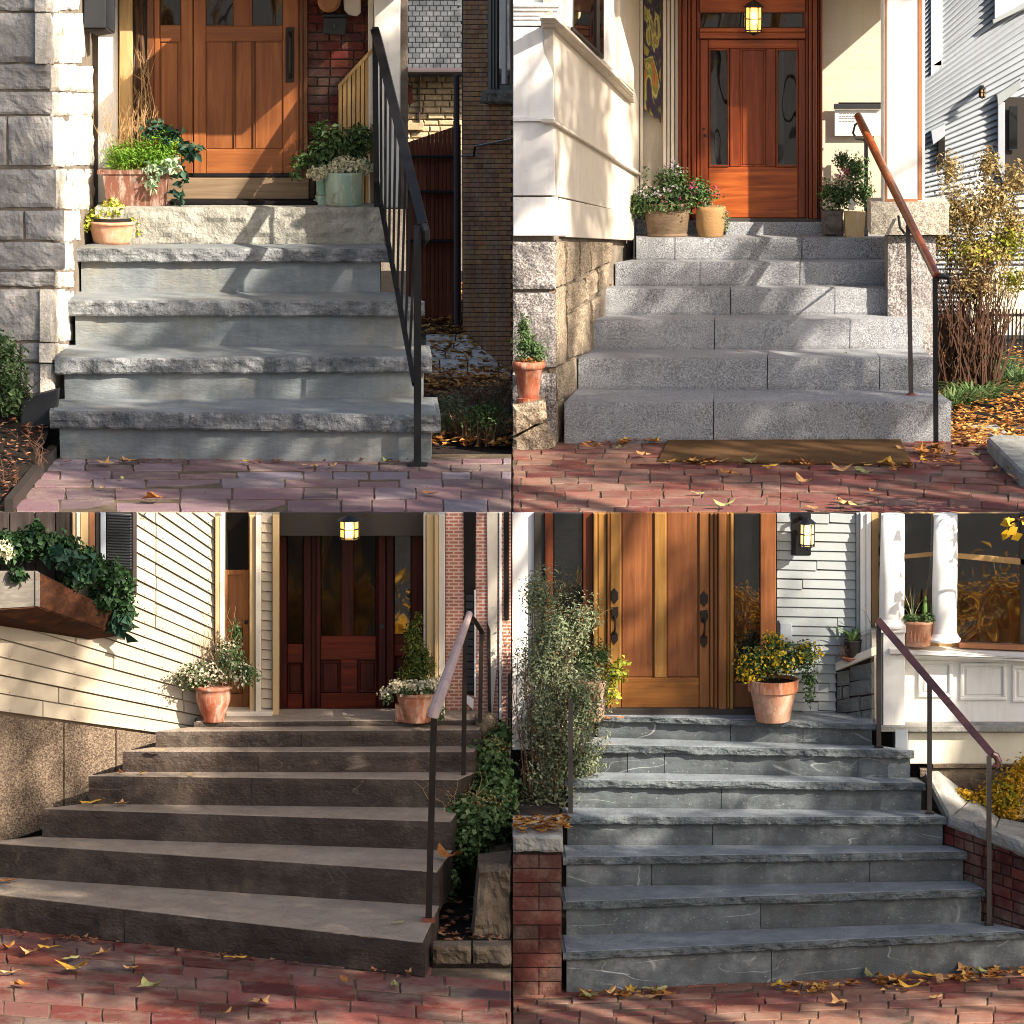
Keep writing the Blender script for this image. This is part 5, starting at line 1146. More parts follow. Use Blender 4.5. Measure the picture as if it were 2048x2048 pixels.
# side door, casings, doorway
P3s = FP(-.035); P3 = FP(.33); PC3 = FP(-.16)      # the walnut door stands back in a deep recess
PR('entry_wall', 'beige_siding', h3, FP(-.006), 425, 1025, 556, 1470, .03); PR('entry_wall', 'beige_siding', h3, FP(-.006), 848, 1025, 905, 1470, .03)
for xx in (556, 848): xw = RY(xx,1300,-.01).x; MB().box(xw-.02 if xx < 700 else xw, xw if xx < 700 else xw+.02, -.008, .36, L3-.15, ZU-.145).out('recess_side', 'walnut', h3)
MB().box(RY(556,1300,-.01).x, RY(848,1300,-.01).x, -.03, .36, L3-.16, L3-.1).out('recess_floor', 'slate_dark', h3)
o = PR('casing', 'beige_trim', h3, FP(-.24), 430, 1024.5, 438, 1436, .2); PR('casing', 'cream_paint', h3, FP(-.22), 439, 1024.5, 447, 1436, .18)
sd3 = PR('side_door', 'fir', h3, P3s, 447, 1024.5, 498, 1425, .02); PR('pane', 'glass_black', sd3, P3s, 449, 1026, 496, 1140, .008, .012)
for (x0,y0,x1,y1) in ((447,1140,455,1425),(486,1140,498,1425),(455,1140,486,1150),(455,1242,486,1256),(455,1388,486,1425)): PR('stile', 'fir', sd3, P3s, x0, y0, x1, y1, .02, .018)
raised(sd3, P3s, 456, 1258, 485, 1386, 'fir', .0, 3); MB().lathe(P3s.pt(492,1244,.035), [(.004,-.012),(.014,0),(.004,.012)], 10).out('knob', 'black_iron', sd3)
PR('casing', 'beige_trim', h3, PC3, 499, 1024.5, 510, 1438, .12); PR('casing', 'cream_paint', h3, FP(-.18), 511, 1024.5, 522, 1438, .14)
y = 1026
while y < 1436:
    PPo('narrow_board', 'beige_siding', h3, FP(-.12), [(523,y,.0),(544,y+2,.0),(544,min(1438,y+20.5),.012),(523,min(1438,y+19),.012)], .02, .002); y += 19.5
PR('casing', 'beige_trim', h3, PC3, 545, 1024.5, 557, 1440, .12)
fr3 = PR('door_frame', 'walnut', h3, P3, 557, 1025, 847, 1438, .02)
for (x0,x1,y0,y1,o,mt) in ((557,574,1025,1438,.05,'walnut'),(607,622,1025,1438,.04,'walnut'),(756,772,1025,1438,.035,'walnut'),(773,788,1025,1438,.05,'walnut'),(823,846,1025,1438,.05,'walnut'),(574,607,1288,1326,.02,'walnut_h'),(574,607,1388,1436,.02,'walnut_h'),(788,823,1270,1312,.02,'walnut_h'),(788,823,1388,1436,.02,'walnut_h')): PR('stile', mt, fr3, P3, x0+.4, y0, x1-.4, y1, .03, o)
raised(fr3, P3, 575, 1327, 606, 1387, 'walnut', .002, 3); raised(fr3, P3, 789, 1313, 822, 1387, 'walnut', .002, 3)
PR('sidelight_pane', 'glass_black', fr3, P3, 575, 1026, 606, 1287, .008, .008); PR('sidelight_pane', 'glass_clear', fr3, P3, 789, 1026, 822, 1269, .008, .008)
PP('crumpled_blind', 'grey_siding', fr3, P3, [(790,1095),(820,1092),(820,1235),(812,1255),(792,1262)], .003, -.0006, .001)
PR('lintel', 'frame_dark', fr3, FP(-.006), 557, 1026.9, 847, 1072, .008, 0, .002)  # dark board added over the slab edge; stands in for doorway shade
d3 = PR('door', 'walnut', h3, P3, 623, 1025, 756, 1436, .02, .004)
PR('pane', 'glass_black', d3, P3, 642, 1026, 752, 1272, .008, .010)
for (x0,y0,x1,y1,mt) in ((632,1025,641,1436,'walnut'),(752.5,1025,756,1436,'walnut'),(641,1272,752,1320,'walnut_h'),(641,1386,752,1436,'walnut_h'),(681,1320,715,1386,'walnut_h'),(683,1030,708,1272,'walnut')): PR('stile', mt, d3, P3, x0+.3, y0, x1-.3, y1, .02, .022)
raised(d3, P3, 642, 1322, 680, 1385, 'walnut', .01, 4); raised(d3, P3, 716, 1322, 753, 1385, 'walnut', .01, 4)
MB().tube([P3.pt(764,1253,.03),P3.pt(764,1253,.05)], .014, 10).out('lock', 'black_iron', d3)
for (x0,x1,mt,o) in ((847,852,'cream_paint',.1),(853,868,'beige_trim',.12),(869,876,'beige_trim',.14),(877,890,'cream_paint',.12)): PR('casing', mt, h3, P3s, x0, 1024.5, x1, 1440, .1, o)
PR('sill', 'sill_oak', h3, FP(-.14), 556, 1437, 800, 1443, .1); PR('sill', 'cream_paint', h3, FP(-.2), 452, 1424, 545, 1440, .15)
lantern('hanging_lantern', 'lit hexagonal lantern glowing in the dark walnut doorway', FP(-.22), 699, 1030, 1084, 38, None, power=1.2)
PR('arm', 'black_iron', bpy.data.objects['hanging_lantern.001'], FP(-.2), 696, 1024.5, 702, 1034, .17)
# pots
def lp3(x, Y): return V((RY(x,1440,Y).x, Y, L3))
k_ = MM
q1 = empty('terracotta_urn', lp3(427,-.33), 'round terracotta pot of white blossoms beside the beige clapboards', 'planter'); c = lp3(427,-.33)
pot(q1, c, [(20*k_,0),(22*k_,.006),(21*k_,.02),(27*k_,.06),(34*k_,.12),(35*k_,.16),(33*k_,.182),(36*k_,.186),(37*k_,.2),(32*k_,.205)], 'terracotta_red', soil=(33*k_,.19))
foliage('white_blossom', [(c+V((-.12,-.02,.26)),(.12,.08,.07)), (c+V((-.03,-.03,.28)),(.12,.08,.07)), (c+V((.14,0,.28)),(.09,.08,.09)), (c+V((.1,0,.4)),(.07,.06,.1))], 900, .018, 'petal_white', q1, 31, .8, .45); foliage('foliage', [(c+V((-.08,0,.25)),(.14,.09,.08)), (c+V((.1,0,.35)),(.09,.08,.14)), (c+V((.13,0,.5)),(.04,.04,.08)), (c+V((.2,0,.27)),(.06,.06,.08))], 1500, .03, 'leaf_mid', q1, 32, .35, .25)
twigs('wiry_stems', c+V((0,0,.2)), 10, .5, .16, .002, 'dry_stem', q1, 33, (.1,.05), .03, 2)
q2 = empty('conifer_pot', lp3(833,-.33), 'terracotta pot with a spiral dwarf conifer above white blossoms', 'planter'); c = lp3(833,-.33)
pot(q2, c, [(27*k_,0),(28*k_,.006),(39*k_,.14),(39*k_,.15),(41*k_,.152),(41*k_,.172),(37*k_,.172)], 'terracotta', soil=(37*k_,.165))
MB().tube([c+V((0,0,.15)), c+V((0,.0,.58))], [.012,.004], 6).out('stem', 'bark', q2)
foliage('conifer', [(c+V((.0+.02*math.sin(t*7),0,.27+.33*t)),(.105*(1-t*.82),.1*(1-t*.82),.045)) for t in [i/9 for i in range(10)]], 2400, .026, 'leaf_conifer', q2, 34, .3, .4, 0, .6)
foliage('white_blossom', [(c+V((-.09,-.07,.215)),(.07,.05,.04)), (c+V((0,-.09,.22)),(.1,.05,.04)), (c+V((.1,-.07,.22)),(.08,.05,.04)), (c+V((-.17,-.05,.17)),(.04,.03,.04)), (c+V((.15,-.03,.24)),(.05,.05,.04))], 900, .018, 'petal_white', q2, 35, .9, .5); foliage('foliage', [(c+V((0,-.06,.2)),(.16,.08,.04)), (c+V((-.16,-.05,.15)),(.04,.03,.04)), (c+V((.13,-.1,.06)),(.03,.03,.06))], 500, .024, 'leaf_mid', q2, 36)
MB().rock([c+V((-.12,-.03,.10)),c+V((-.07,-.05,.10)),c+V((-.06,-.05,0)),c+V((-.12,-.03,0))], (0,-1,0), .04, .012, 5, 6, 3).out('pot_shard', 'terracotta', q2)
# railing
rl3 = empty('wrapped_railing', RZ(857,1844,S3[0]['z']), 'dark iron stair railing with thick pinkish grey handrail beside the conifer pot', 'railing'); yb = rl3.location.y; z_ = S3[0]['z']
MB().bar(RY(868,1436,yb), RZ(857,1842,z_), .034, .034).out('post', 'bronze_iron', rl3); MB().box(rl3.location.x-.035, rl3.location.x+.035, yb-.03, yb+.03, z_, z_+.02).out('foot_plate', 'rust_cap', rl3)
p2_ = RZ(926,1615,S3[2]['z']+.0); y2_ = p2_.y+.1; MB().bar(RY(931,1232,y2_), RY(926,1618,y2_), .026, .026).out('post', 'bronze_iron', rl3)
A = RY(939,1228,y2_); B = RY(868,1424,yb); MB().tube([A, A.lerp(B,.3), A.lerp(B,.7), B, RY(866,1434,yb)], [.018,.024,.03,.034,.03], 10).out('handrail', 'pink_rail', rl3)
MB().tube([A, RY(952,1245,y2_+.1), RY(964,1264,y2_+.2), RY(965,1282,y2_+.2)], .014, 8).out('return_rail', 'bronze_iron', rl3); MB().bar(RY(963,1265,y2_+.2), RY(960,1445,y2_+.2), .024, .024).out('post', 'bronze_iron', rl3)
# brick row beyond
br = empty('brick_row_house', (RY(955,1440,-.03).x, -.03, L3), 'sunlit pinkish brick row house front with dark shuttered window beyond the railing', 'house')
PBk = FP(-.03); PR('wall', 'far_brick', br, PBk, 891, 1025, 1022, 1560, .02)
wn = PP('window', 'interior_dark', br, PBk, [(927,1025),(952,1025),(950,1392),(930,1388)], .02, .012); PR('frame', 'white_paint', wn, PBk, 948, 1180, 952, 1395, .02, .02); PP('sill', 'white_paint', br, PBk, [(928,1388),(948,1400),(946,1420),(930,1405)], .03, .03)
for i in range(13): PR('louvre', 'dark_box', wn, PBk, 931, 1190+i*15, 947, 1203+i*15, .01, .018)
PP('downpipe', 'cream_paint', br, PBk, [(973,1025),(996,1025),(994,1330),(984,1440),(976,1300)], .02, .015); PR('pilaster', 'white_paint', br, PBk, 998, 1025, 1003, 1440, .02, .025)
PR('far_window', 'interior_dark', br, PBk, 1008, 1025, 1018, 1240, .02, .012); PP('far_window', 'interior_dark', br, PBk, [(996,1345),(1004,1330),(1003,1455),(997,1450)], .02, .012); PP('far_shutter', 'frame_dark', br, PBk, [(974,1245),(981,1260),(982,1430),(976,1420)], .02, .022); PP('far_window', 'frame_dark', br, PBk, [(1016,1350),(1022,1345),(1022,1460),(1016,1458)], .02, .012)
r = random.Random(77); litter('bed_litter', [V((p.x,p.y,Z3+.022+r.uniform(0,.02))) for p in [RZ(r.uniform(875,1020), r.uniform(1800,1895), Z3+.02) for i in range(90)]], .075, 'leaf_litter_red', 'brown leaves scattered on dark soil below the boulders', 'leaf litter', 15)
bp = empty('stone_gatepost', RY(975,1470,-.35), 'weathered stone post top behind the ivy near the railing', 'post'); MB().rock(prect(FP(-.35),950,1432,992,1480), (0,-1,0), .1, .02, 8, 8, 2).out('cap', 'boulder', bp); MB().box(RY(952,1480,-.33).x, RY(990,1480,-.33).x, -.33, -.24, Z3, RY(970,1475,-.33).z).out('shaft', 'boulder', bp)

# ================================================================== lower right place
steps4 = empty('grey_slate_steps', (RY(1580,1960,-1).x, S4[0]['L'].y, Z4), 'seven grey veined slate steps with rough-edged treads between brick piers', 'steps')
jn4 = [[1540],[1520],[1303,1740],[1426],[1444],[1256,1330,1718],[1463,1608]]
for k, s in enumerate(S4):
    L, R = s['L'], s['R']; bL, bR = backs(S4, k, (V((L.x, -.02, 0)), V((R.x, -.02, 0)))); th = .046 if k < 6 else .034
    bl_ = V((bL.x-.02, max(bL.y, L.y+.06)+.05, 0)); br_ = V((bR.x+.02, max(bR.y, R.y+.06)+.05, 0))
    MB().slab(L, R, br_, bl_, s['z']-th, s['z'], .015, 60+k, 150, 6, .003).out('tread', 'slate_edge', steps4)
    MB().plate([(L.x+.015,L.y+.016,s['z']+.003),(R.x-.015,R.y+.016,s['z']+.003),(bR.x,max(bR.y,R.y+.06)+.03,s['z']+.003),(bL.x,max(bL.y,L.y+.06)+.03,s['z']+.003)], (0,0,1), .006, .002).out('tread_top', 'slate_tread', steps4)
    xs = [s['xl']] + jn4[k] + [s['xr']]
    for j in range(len(xs)-1):
        u0 = (xs[j]-xs[0])/(xs[-1]-xs[0]); u1 = (xs[j+1]-xs[0])/(xs[-1]-xs[0]); g = .0018
        a = L.lerp(R,u0)+V((g if j else .02,.035,0)); b = L.lerp(R,u1)+V((-g if j+2 < len(xs) else -.02,.035,0))
        MB().slab(a, b, V((b.x,b.y+.1,0)), V((a.x,a.y+.1,0)), s['zb']-(.03 if k == 0 else .0), s['z']-th, .002, 80+k*4+j, 24, 4, .001).out('riser', 'slate_grey', steps4)
Yn4 = RZ(1500,2060,Z4).y
pav4 = tag(MB().box(.006, 3.5, Yn4-.8, -.45, Z4-.09, Z4-.005).out('brick_pavement', 'joint_sand'), kind='structure')
pavers(pav4, ['paver_pink','paver_red'], Z4, [1960,1972,1984,1997,2010,2024,2039,2055,2075], lambda y: 1026, lambda y: 2075, lambda x, y: 84, 35, 2.0, -.03, .06)
# left brick pier
yp = S4[0]['L'].y-.03
pr_ = empty('brick_pier', (RY(1075,1980,yp).x, yp, Z4), 'old red brick pier with rough slate cap beside grey slate steps', 'pier')
zc = RY(1075,1704,yp).z
MB().box(.01, RY(1122,1800,yp).x, yp+.02, -.06, Z4-.05, zc-.004).out('core', 'mortar_dark', pr_)
y = 1710; i = 0; r = random.Random(8)
while y < 1990:
    for (x0,x1) in ((1026,1077),(1079,1123)) if i % 3 != 1 else ((1026,1123),):
        MB().rock(prect(FP(yp),x0,y,x1,y+26), (0,-1,0), .06, .004, 6, 3, i*2+x0, .4).out('brick', 'brick_pier', pr_)
    y += 28.3; i += 1
MB().rock(prect(FP(yp-.03),1026,1672,1126,1704), (0,-1,0), .5, .018, 18, 6, 8, .3).out('cap', 'cap_stone', pr_)
zcap = RY(1075,1674,yp).z
# shrub behind the pier
sb = empty('fine_leaved_shrub', (RY(1090,1660,-.45).x, -.45, zcap), 'tall fine-leaved grey-green shrub covering the left end of slate steps', 'shrub')
g = lambda x, y, Y=-.42: RY(x, y, Y)
twigs('stems', V((sb.location.x-.02,-.45,zcap-.02)), 26, 1.2, .26, .004, 'dark_stem', sb, 4, (.1,.08), .04, 3)
BL = [(g(1075,1190),(.1,.14,.14)), (g(1115,1270),(.18,.16,.2)), (g(1070,1330),(.15,.16,.22)), (g(1130,1380),(.2,.17,.2)), (g(1070,1450),(.16,.16,.22)), (g(1130,1480),(.19,.16,.18)), (g(1100,1560),(.2,.17,.18)), (g(1070,1620),(.15,.15,.12)), (g(1165,1420),(.12,.1,.16)), (g(1165,1240),(.09,.08,.1)), (g(1165,1530),(.1,.1,.12))]
BL = [(V((max(c.x, .02+rad[0]*.95), c.y, c.z)), rad) for c, rad in BL]
foliage('foliage', BL, 23000, .021, 'leaf_sage', sb, 41, .45, .12, 0, .2, .5)
for i in range(46):
    rr = random.Random(i); c_, rad_ = rr.choice(BL); a_ = rr.uniform(-2.6,.6); p_ = c_ + V((math.cos(a_)*rad_[0]*.9, -abs(math.sin(a_))*rad_[1]*.6, rr.uniform(-.6,.9)*rad_[2]))
    if p_.x < .05: continue
    q_ = p_ + V((math.cos(a_)*.07+.02, -.02, rr.uniform(.03,.14)))
    if i < 24: MB().tube([p_, p_.lerp(q_,.5)+V((0,0,.01)), q_], [.002,.0015,.0008], 4).out('sprig', 'dry_stem', sb)
foliage('outer_sprays', [(c + V((rad[0]*.55,0,rad[2]*.4)), (rad[0]*.8, rad[1]*.5, rad[2]*.9)) for c, rad in BL], 2600, .024, 'leaf_sage', sb, 47, .35, .9, 0, .6)
foliage('red_tips', BL, 500, .018, 'leaf_litter', sb, 42, .4, .5)
# house front
h4 = empty('grey_house', (RY(1400,1437,-.03).x, -.03, L4), 'grey clapboard house front with golden fir door, round white columns and wide window', 'house')
Y4 = -.035; P4 = FP(Y4)
PR('wall', 'white_stucco', h4, FP(-.004), 1024, 1025, 1190, 1500, .03); PR('wall', 'frame_dark', h4, FP(-.005), 1190, 1025, 2062, 1470, .03)
wl_ = PR('left_window', 'frame_dark', h4, P4, 1068, 1025, 1168, 1330, .03); PR('pane', 'glass_clear', wl_, P4, 1108, 1027, 1165, 1325, .01, .01); PR('frame', 'mahogany_dark', wl_, P4, 1166, 1025, 1186, 1400, .04, .03); PR('frame', 'mahogany_dark', wl_, P4, 1090, 1025, 1106, 1340, .04, .02)
df4 = PR('door_frame', 'fir', h4, P4, 1187, 1025, 1552, 1430, .03)
for (x0,x1,o,mt) in ((1187,1195,.07,'fir_gold'),(1196,1213,.05,'fir_gold'),(1214,1219,.07,'fir'),(1420,1428,.04,'fir'),(1429,1436,.06,'fir_red'),(1437,1453,.08,'fir'),(1454,1459,.06,'fir_gold'),(1460,1467,.08,'fir_gold'),(1520,1552,.06,'fir_red')): PR('jamb', mt, df4, P4, x0, 1025, x1, 1426, .05, o, .005)
PR('sidelight_pane', 'glass_clear', df4, P4, 1468, 1027, 1520, 1364, .01, .02); PR('sidelight_panel', 'fir_red', df4, P4, 1468, 1366, 1520, 1424, .03, .03)
d4 = PR('door', 'fir_red', h4, P4, 1219, 1025, 1420, 1416, .03, .010)
for (x0,y0,x1,y1,nm,mt) in ((1220,1025,1242,1416,'stile','fir_gold'),(1308,1025,1333,1356,'stile','fir_gold'),(1398,1025,1420,1416,'stile','fir'),(1242,1356,1398,1416,'rail','fir_h')): PR(nm, mt, d4, P4, x0+.3, y0, x1-.3, y1, .03, .028, .005)
for (x0,x1) in ((1243,1307),(1334,1397)): PR('panel', 'fir_red', d4, P4, x0+1, 1025, x1-1, 1354, .02, .014, .004)
def grip(x, y0, parent):
    mb = MB(); mb.plate([P4.pt(x+dx,y0+dy,.036) for dx,dy in ((-7,0),(0,-8),(7,0),(8,14),(0,24),(-8,14))], P4.n, .012, .003)
    mb.plate([P4.pt(x+dx,y0+dy,.04) for dx,dy in ((-8,32),(7,30),(8,46),(2,58),(-6,52))], P4.n, .015, .003); mb.plate([P4.pt(x+dx,y0+dy,.036) for dx,dy in ((-7,84),(0,76),(7,84),(7,96),(0,106),(-7,96))], P4.n, .012, .003)
    mb.tube([P4.pt(x,y0+48,.04),P4.pt(x+2,y0+56,.07),P4.pt(x+1,y0+72,.07),P4.pt(x,y0+84,.04)], .006, 8); mb.out('handle', 'bronze_iron', parent)
grip(1229, 1184, d4); grip(1408, 1190, d4)
PR('sill', 'frame_dark', h4, FP(-.12), 1205, 1418, 1560, 1434, .1, 0, .004); PR('sill_lip', 'brown_edge', h4, FP(-.15), 1205, 1433, 1560, 1438, .1)
# grey siding between door and porch
r = random.Random(13); y = 1026; sg = PR('siding', 'frame_dark', h4, P4, 1553, 1025, 1722, 1450, .02, .0)
while y < 1446:
    xs = [1553] + ([r.uniform(1590,1690)] if r.random() < .4 else []) + [1712]; dy = r.uniform(-.4,.4)
    for j in range(len(xs)-1): PPo('board', 'grey_siding', sg, P4, [(xs[j]+.4,y,.004),(xs[j+1]-.4,y+3,.004),(xs[j+1]-.4,y+21.4+dy,.014),(xs[j]+.4,y+18.4+dy,.014)], .015, .0025)
    y += 18.8
PR('letter_plate', 'frame_dark', sg, P4, 1552, 1243, 1559, 1290, .03, .04); PR('letter_plate', 'slate_siding', sg, P4, 1560, 1246, 1584, 1285, .02, .025)
for (x0,x1,mt,o) in ((1713,1720,'grey_siding',.03),(1721,1732,'white_paint',.06),(1733,1742,'white_paint',.08),(1743,1757,'trim_wood',.05)): PR('corner_board', mt, h4, P4, x0, 1025, x1, 1300 if x0 > 1740 else 1440, .05, o)
wlan = lantern('wall_lantern', 'lit cylinder wall lantern on black back plate on grey clapboards', FP(-.16), 1614, 1034, 1100, 28, None, glass='lamp_glass_soft', power=.5)
PR('back_plate', 'black_iron', wlan, FP(-.055), 1583, 1025, 1622, 1110, .03); MB().tube([RY(1603,1036,-.06),RY(1600,1030,-.12),RY(1610,1034,-.16)], .012, 8).out('arm', 'black_iron', wlan)
# porch windows
pw = PR('porch_window', 'trim_wood', h4, P4, 1800, 1025, 2062, 1300, .02)
PR('dark_backing', 'interior_dark', pw, P4, 1808, 1027, 1866, 1280, .012, .004); PR('dark_backing', 'interior_warm', pw, P4, 1910, 1027, 2042, 1286, .012, .004)  # flat dark sheets stand in for the unlit interior
for (x0,x1,y0,y1) in ((1964,1990,1204,1236),(1912,1925,1166,1190),(1960,1975,1255,1288),(1998,2024,1258,1288),(1912,1938,1254,1286)): PR('cloth', 'white_cloth', pw, P4, x0, y0, x1, y1, .003, .008, .0008)
PR('pane', 'glass_dark', pw, P4, 1808, 1027, 1866, 1280, .006, .016, .001); PR('pane', 'glass_clear', pw, P4, 1912, 1027, 2042, 1286, .006, .016, .001)
PP('meeting_rail', 'trim_wood', pw, P4, [(1806,1110),(1866,1104),(1866,1113),(1806,1118)], .02, .03); PP('meeting_rail', 'trim_wood', pw, P4, [(1906,1106),(2050,1118),(2050,1131),(1906,1116)], .02, .03); PR('sash_stile', 'frame_dark', pw, P4, 2040, 1025, 2062, 1290, .02, .03)
PP('window_sill', 'brown_edge', h4, FP(-.1), [(1918,1286),(2062,1292),(2062,1302),(1918,1296)], .08)
led = PPo('ledge', 'white_paint', h4, FP(-.10), [(1766,1287,-.06),(2062,1300,-.06),(2062,1318,.16),(1780,1308,.16)], .05, .006)
PPo('ledge_moulding', 'white_paint', h4, FP(-.10), [(1784,1309,.14),(2062,1319,.14),(2062,1328,.06),(1786,1317,.06)], .05)
PR('panel_wall', 'white_paint', h4, FP(-.12), 1766, 1312, 2062, 1452, .1)
PW4 = FP(-.12)
for (x0,x1,y0,y1) in ((1843,1898,1328,1388),(1928,2006,1333,1394),(2032,2062,1338,1398)):
    mb = MB(); w5 = 7
    for (a0,b0,a1,b1) in ((x0-w5,y0-w5,x1+w5,y0),(x0-w5,y1,x1+w5,y1+w5),(x0-w5,y0,x0,y1),(x1,y0,x1+w5,y1)): mb.plate(prect(PW4,a0,b0,a1,b1,.02), PW4.n, .03, .005)
    mb.out('panel_moulding', 'white_paint', h4); PR('panel', 'white_paint', h4, PW4, x0+4, y0+4, x1-4, y1-4, .02, .010, .006)
PR('corner_pilaster', 'white_paint', h4, FP(-.22), 1766, 1266, 1810, 1452, .16); PR('corner_pilaster', 'cream_paint', h4, FP(-.2), 1743, 1262, 1764, 1450, .16); PR('pilaster_cap', 'white_paint', h4, FP(-.24), 1756, 1252, 1812, 1266, .2)
PR('base_ledge', 'cap_stone', h4, FP(-.26), 1760, 1453, 2062, 1464, .24); PR('base_wall', 'cream_base', h4, FP(-.2), 1816, 1465, 2062, 1528, .18); PR('base_lip', 'boulder', h4, FP(-.22), 1866, 1529, 2062, 1537, .18); PR('foundation', 'boulder', h4, FP(-.2), 1840, 1538, 2062, 1700, .18)
PR('step_block', 'slate_siding', h4, FP(-.26), 1790, 1458, 1816, 1500, .2)
for (x, w5, yb_) in ((1783, 25, 1252), (1888, 25, 1281)):
    cl = RY(x, yb_, -.17); top = RY(x, 1024.5, -.17+w5*MM).z; h = top-cl.z; R_ = w5*MM
    co = empty('round_column', cl, 'smooth round white porch column beside the dark narrow window' if x < 1800 else 'smooth round white porch column between terracotta pot and wide window', 'column')
    o = MB().lathe(cl, [(R_*.97,.03),(R_*1.0,.05),(R_*1.0,h*.4),(R_*.93,h)], 36).out('shaft', 'white_paint', co)
    for p in o.data.polygons: p.use_smooth = len(p.vertices) == 4
    o = MB().lathe(cl, [(R_*1.3,0),(R_*1.32,.012),(R_*1.2,.022),(R_*1.12,.03),(R_*1.02,.045)], 36).out('base', 'white_paint', co)
# side wall of grey blocks with cap
A = RY(1672,1400,-.06); B = RY(1744,1400,-.24); PSW = Plane((A.x,A.y),(B.x,B.y))
sw = empty('block_wall', (A.x, A.y, L4), 'low grey block wall with cream coping beside the landing', 'wall')
PP('core', 'mortar_dark', sw, PSW, [(1670,1335),(1742,1308),(1742,1452),(1670,1450)], .04, -.01)
for (x0,x1,y0,y1) in ((1673,1697,1345,1372),(1699,1742,1334,1362),(1673,1682,1375,1400),(1684,1696,1374,1398),(1698,1742,1365,1392),(1673,1718,1402,1426),(1720,1742,1395,1420),(1673,1690,1429,1450),(1692,1720,1428,1450),(1722,1742,1423,1450)): MB().rock([PSW.pt(x0,y0),PSW.pt(x1,y0-(x1-x0)*.2),PSW.pt(x1,y1-(x1-x0)*.1),PSW.pt(x0,y1)], PSW.n, .03, .006, 6, 5, x0+y0, .4).out('block', 'block_grey', sw)
PPo('coping', 'cream_base', sw, PSW, [(1670,1326,.0),(1742,1296,.0),(1744,1312,.04),(1671,1342,.04)], .05)
def p4(x, y, Y, z): return V((RY(x,y,Y).x, Y, z))
zz = PSW.pt(1705,1312,-.03).z; c = V((RY(1705,1310,-.12).x,-.12,zz))
al = empty('aloe_pot', c, 'small black pot of spiky aloe on the cream coping', 'planter'); pot(al, c, [(14*MM,0),(15*MM,.01),(18*MM,.09),(19*MM,.095),(16*MM,.095)], 'black_pot', 20, soil=(16*MM,.09))
blades('aloe_leaves', c+V((0,0,.09)), 26, .17, .26, .016, 'leaf_mid', al, 5, .55, (.02,.02)); twigs('dry_roots', c+V((-.05,-.03,.0)), 8, .12, .12, .0018, 'dark_stem', al, 5, (.06,.02), .04, 2); MB().lathe(c-V((0,0,.02)), [(20*MM,0),(24*MM,.02),(20*MM,.02)], 18).out('saucer', 'terracotta_red', al)
twigs('bare_branches', c+V((.14,.02,.1)), 6, .28, .18, .003, 'dry_stem', al, 15, (.02,.02), .06, 3)
zl = led.location.z; c = V((RY(1835,1286,-.17).x,-.17,RY(1835,1290,-.17).z))
tc = empty('terracotta_cactus_pot', c, 'embossed terracotta pot with cactus and succulents between the white columns', 'planter'); pot(tc, c, [(25*MM,0),(26*MM,.005),(30*MM,.125),(32*MM,.128),(32*MM,.14),(28*MM,.14)], 'terracotta_light', 26, soil=(28*MM,.135))
mb = MB()
for i in range(22): a = -2.6+2.1*i/21; mb.bar(c+V((27.5*MM*math.cos(a),27.5*MM*math.sin(a),.03)), c+V((28.2*MM*math.cos(a),28.2*MM*math.sin(a),.055+.02*(i%3))), .005, .006)
mb.out('embossing', 'terracotta_light', tc)
for (dx,h,w5) in ((.04,.15,.016),(.085,.14,.015)): o = MB().tube([c+V((dx,0,.13)),c+V((dx,0,.13+h*.6)),c+V((dx+.004,0,.13+h))], [w5,w5*.9,w5*.3], 9).out('cactus', 'leaf_green_solid', tc)
blades('agave', c+V((-.03,0,.13)), 6, .26, .1, .008, 'leaf_sage', tc, 3, .1, (.01,.01)); foliage('succulents', [(c+V((-.04,-.02,.155)),(.06,.05,.025)), (c+V((.05,-.03,.16)),(.05,.04,.03))], 420, .02, 'leaf_mid', tc, 4, .5)
# large flower pot
c = p4(1546,1440,-.27,L4)
fp = empty('flower_pot', c, 'large limewashed terracotta pot of yellow flowers on the slate landing', 'planter'); pot(fp, c, [(33*MM,0),(34*MM,.004),(46*MM,.185),(46*MM,.19)], 'terracotta_pale', 32); MB().lathe(c, [(45*MM,.172),(50.5*MM,.174),(51.5*MM,.24),(47*MM,.24),(46*MM,.2)], 32).out('rim', 'terracotta', fp); MB().lathe(c, [(40*MM,.21),(46*MM,.22)], 20).out('soil', 'soil', fp)
foliage('foliage', [(c+V((-.05,0,.34)),(.15,.1,.1)), (c+V((.08,0,.35)),(.13,.1,.1)), (c+V((-.14,-.02,.3)),(.07,.07,.07)), (c+V((.18,-.02,.38)),(.08,.07,.09)), (c+V((.2,-.03,.25)),(.05,.05,.08)), (c+V((.21,-.05,.15)),(.03,.03,.05)), (c+V((0,0,.44)),(.08,.07,.06))], 2600, .025, 'leaf_mid', fp, 51, .5, .3)
foliage('yellow_flowers', [(c+V((-.1,-.05,.34)),(.13,.06,.1)), (c+V((.06,-.05,.37)),(.12,.06,.1)), (c+V((-.16,-.06,.28)),(.05,.04,.05)), (c+V((0,-.02,.47)),(.06,.05,.05)), (c+V((.2,-.03,.4)),(.08,.05,.07))], 480, .02, 'petal_yellow', fp, 52, .9, .6)
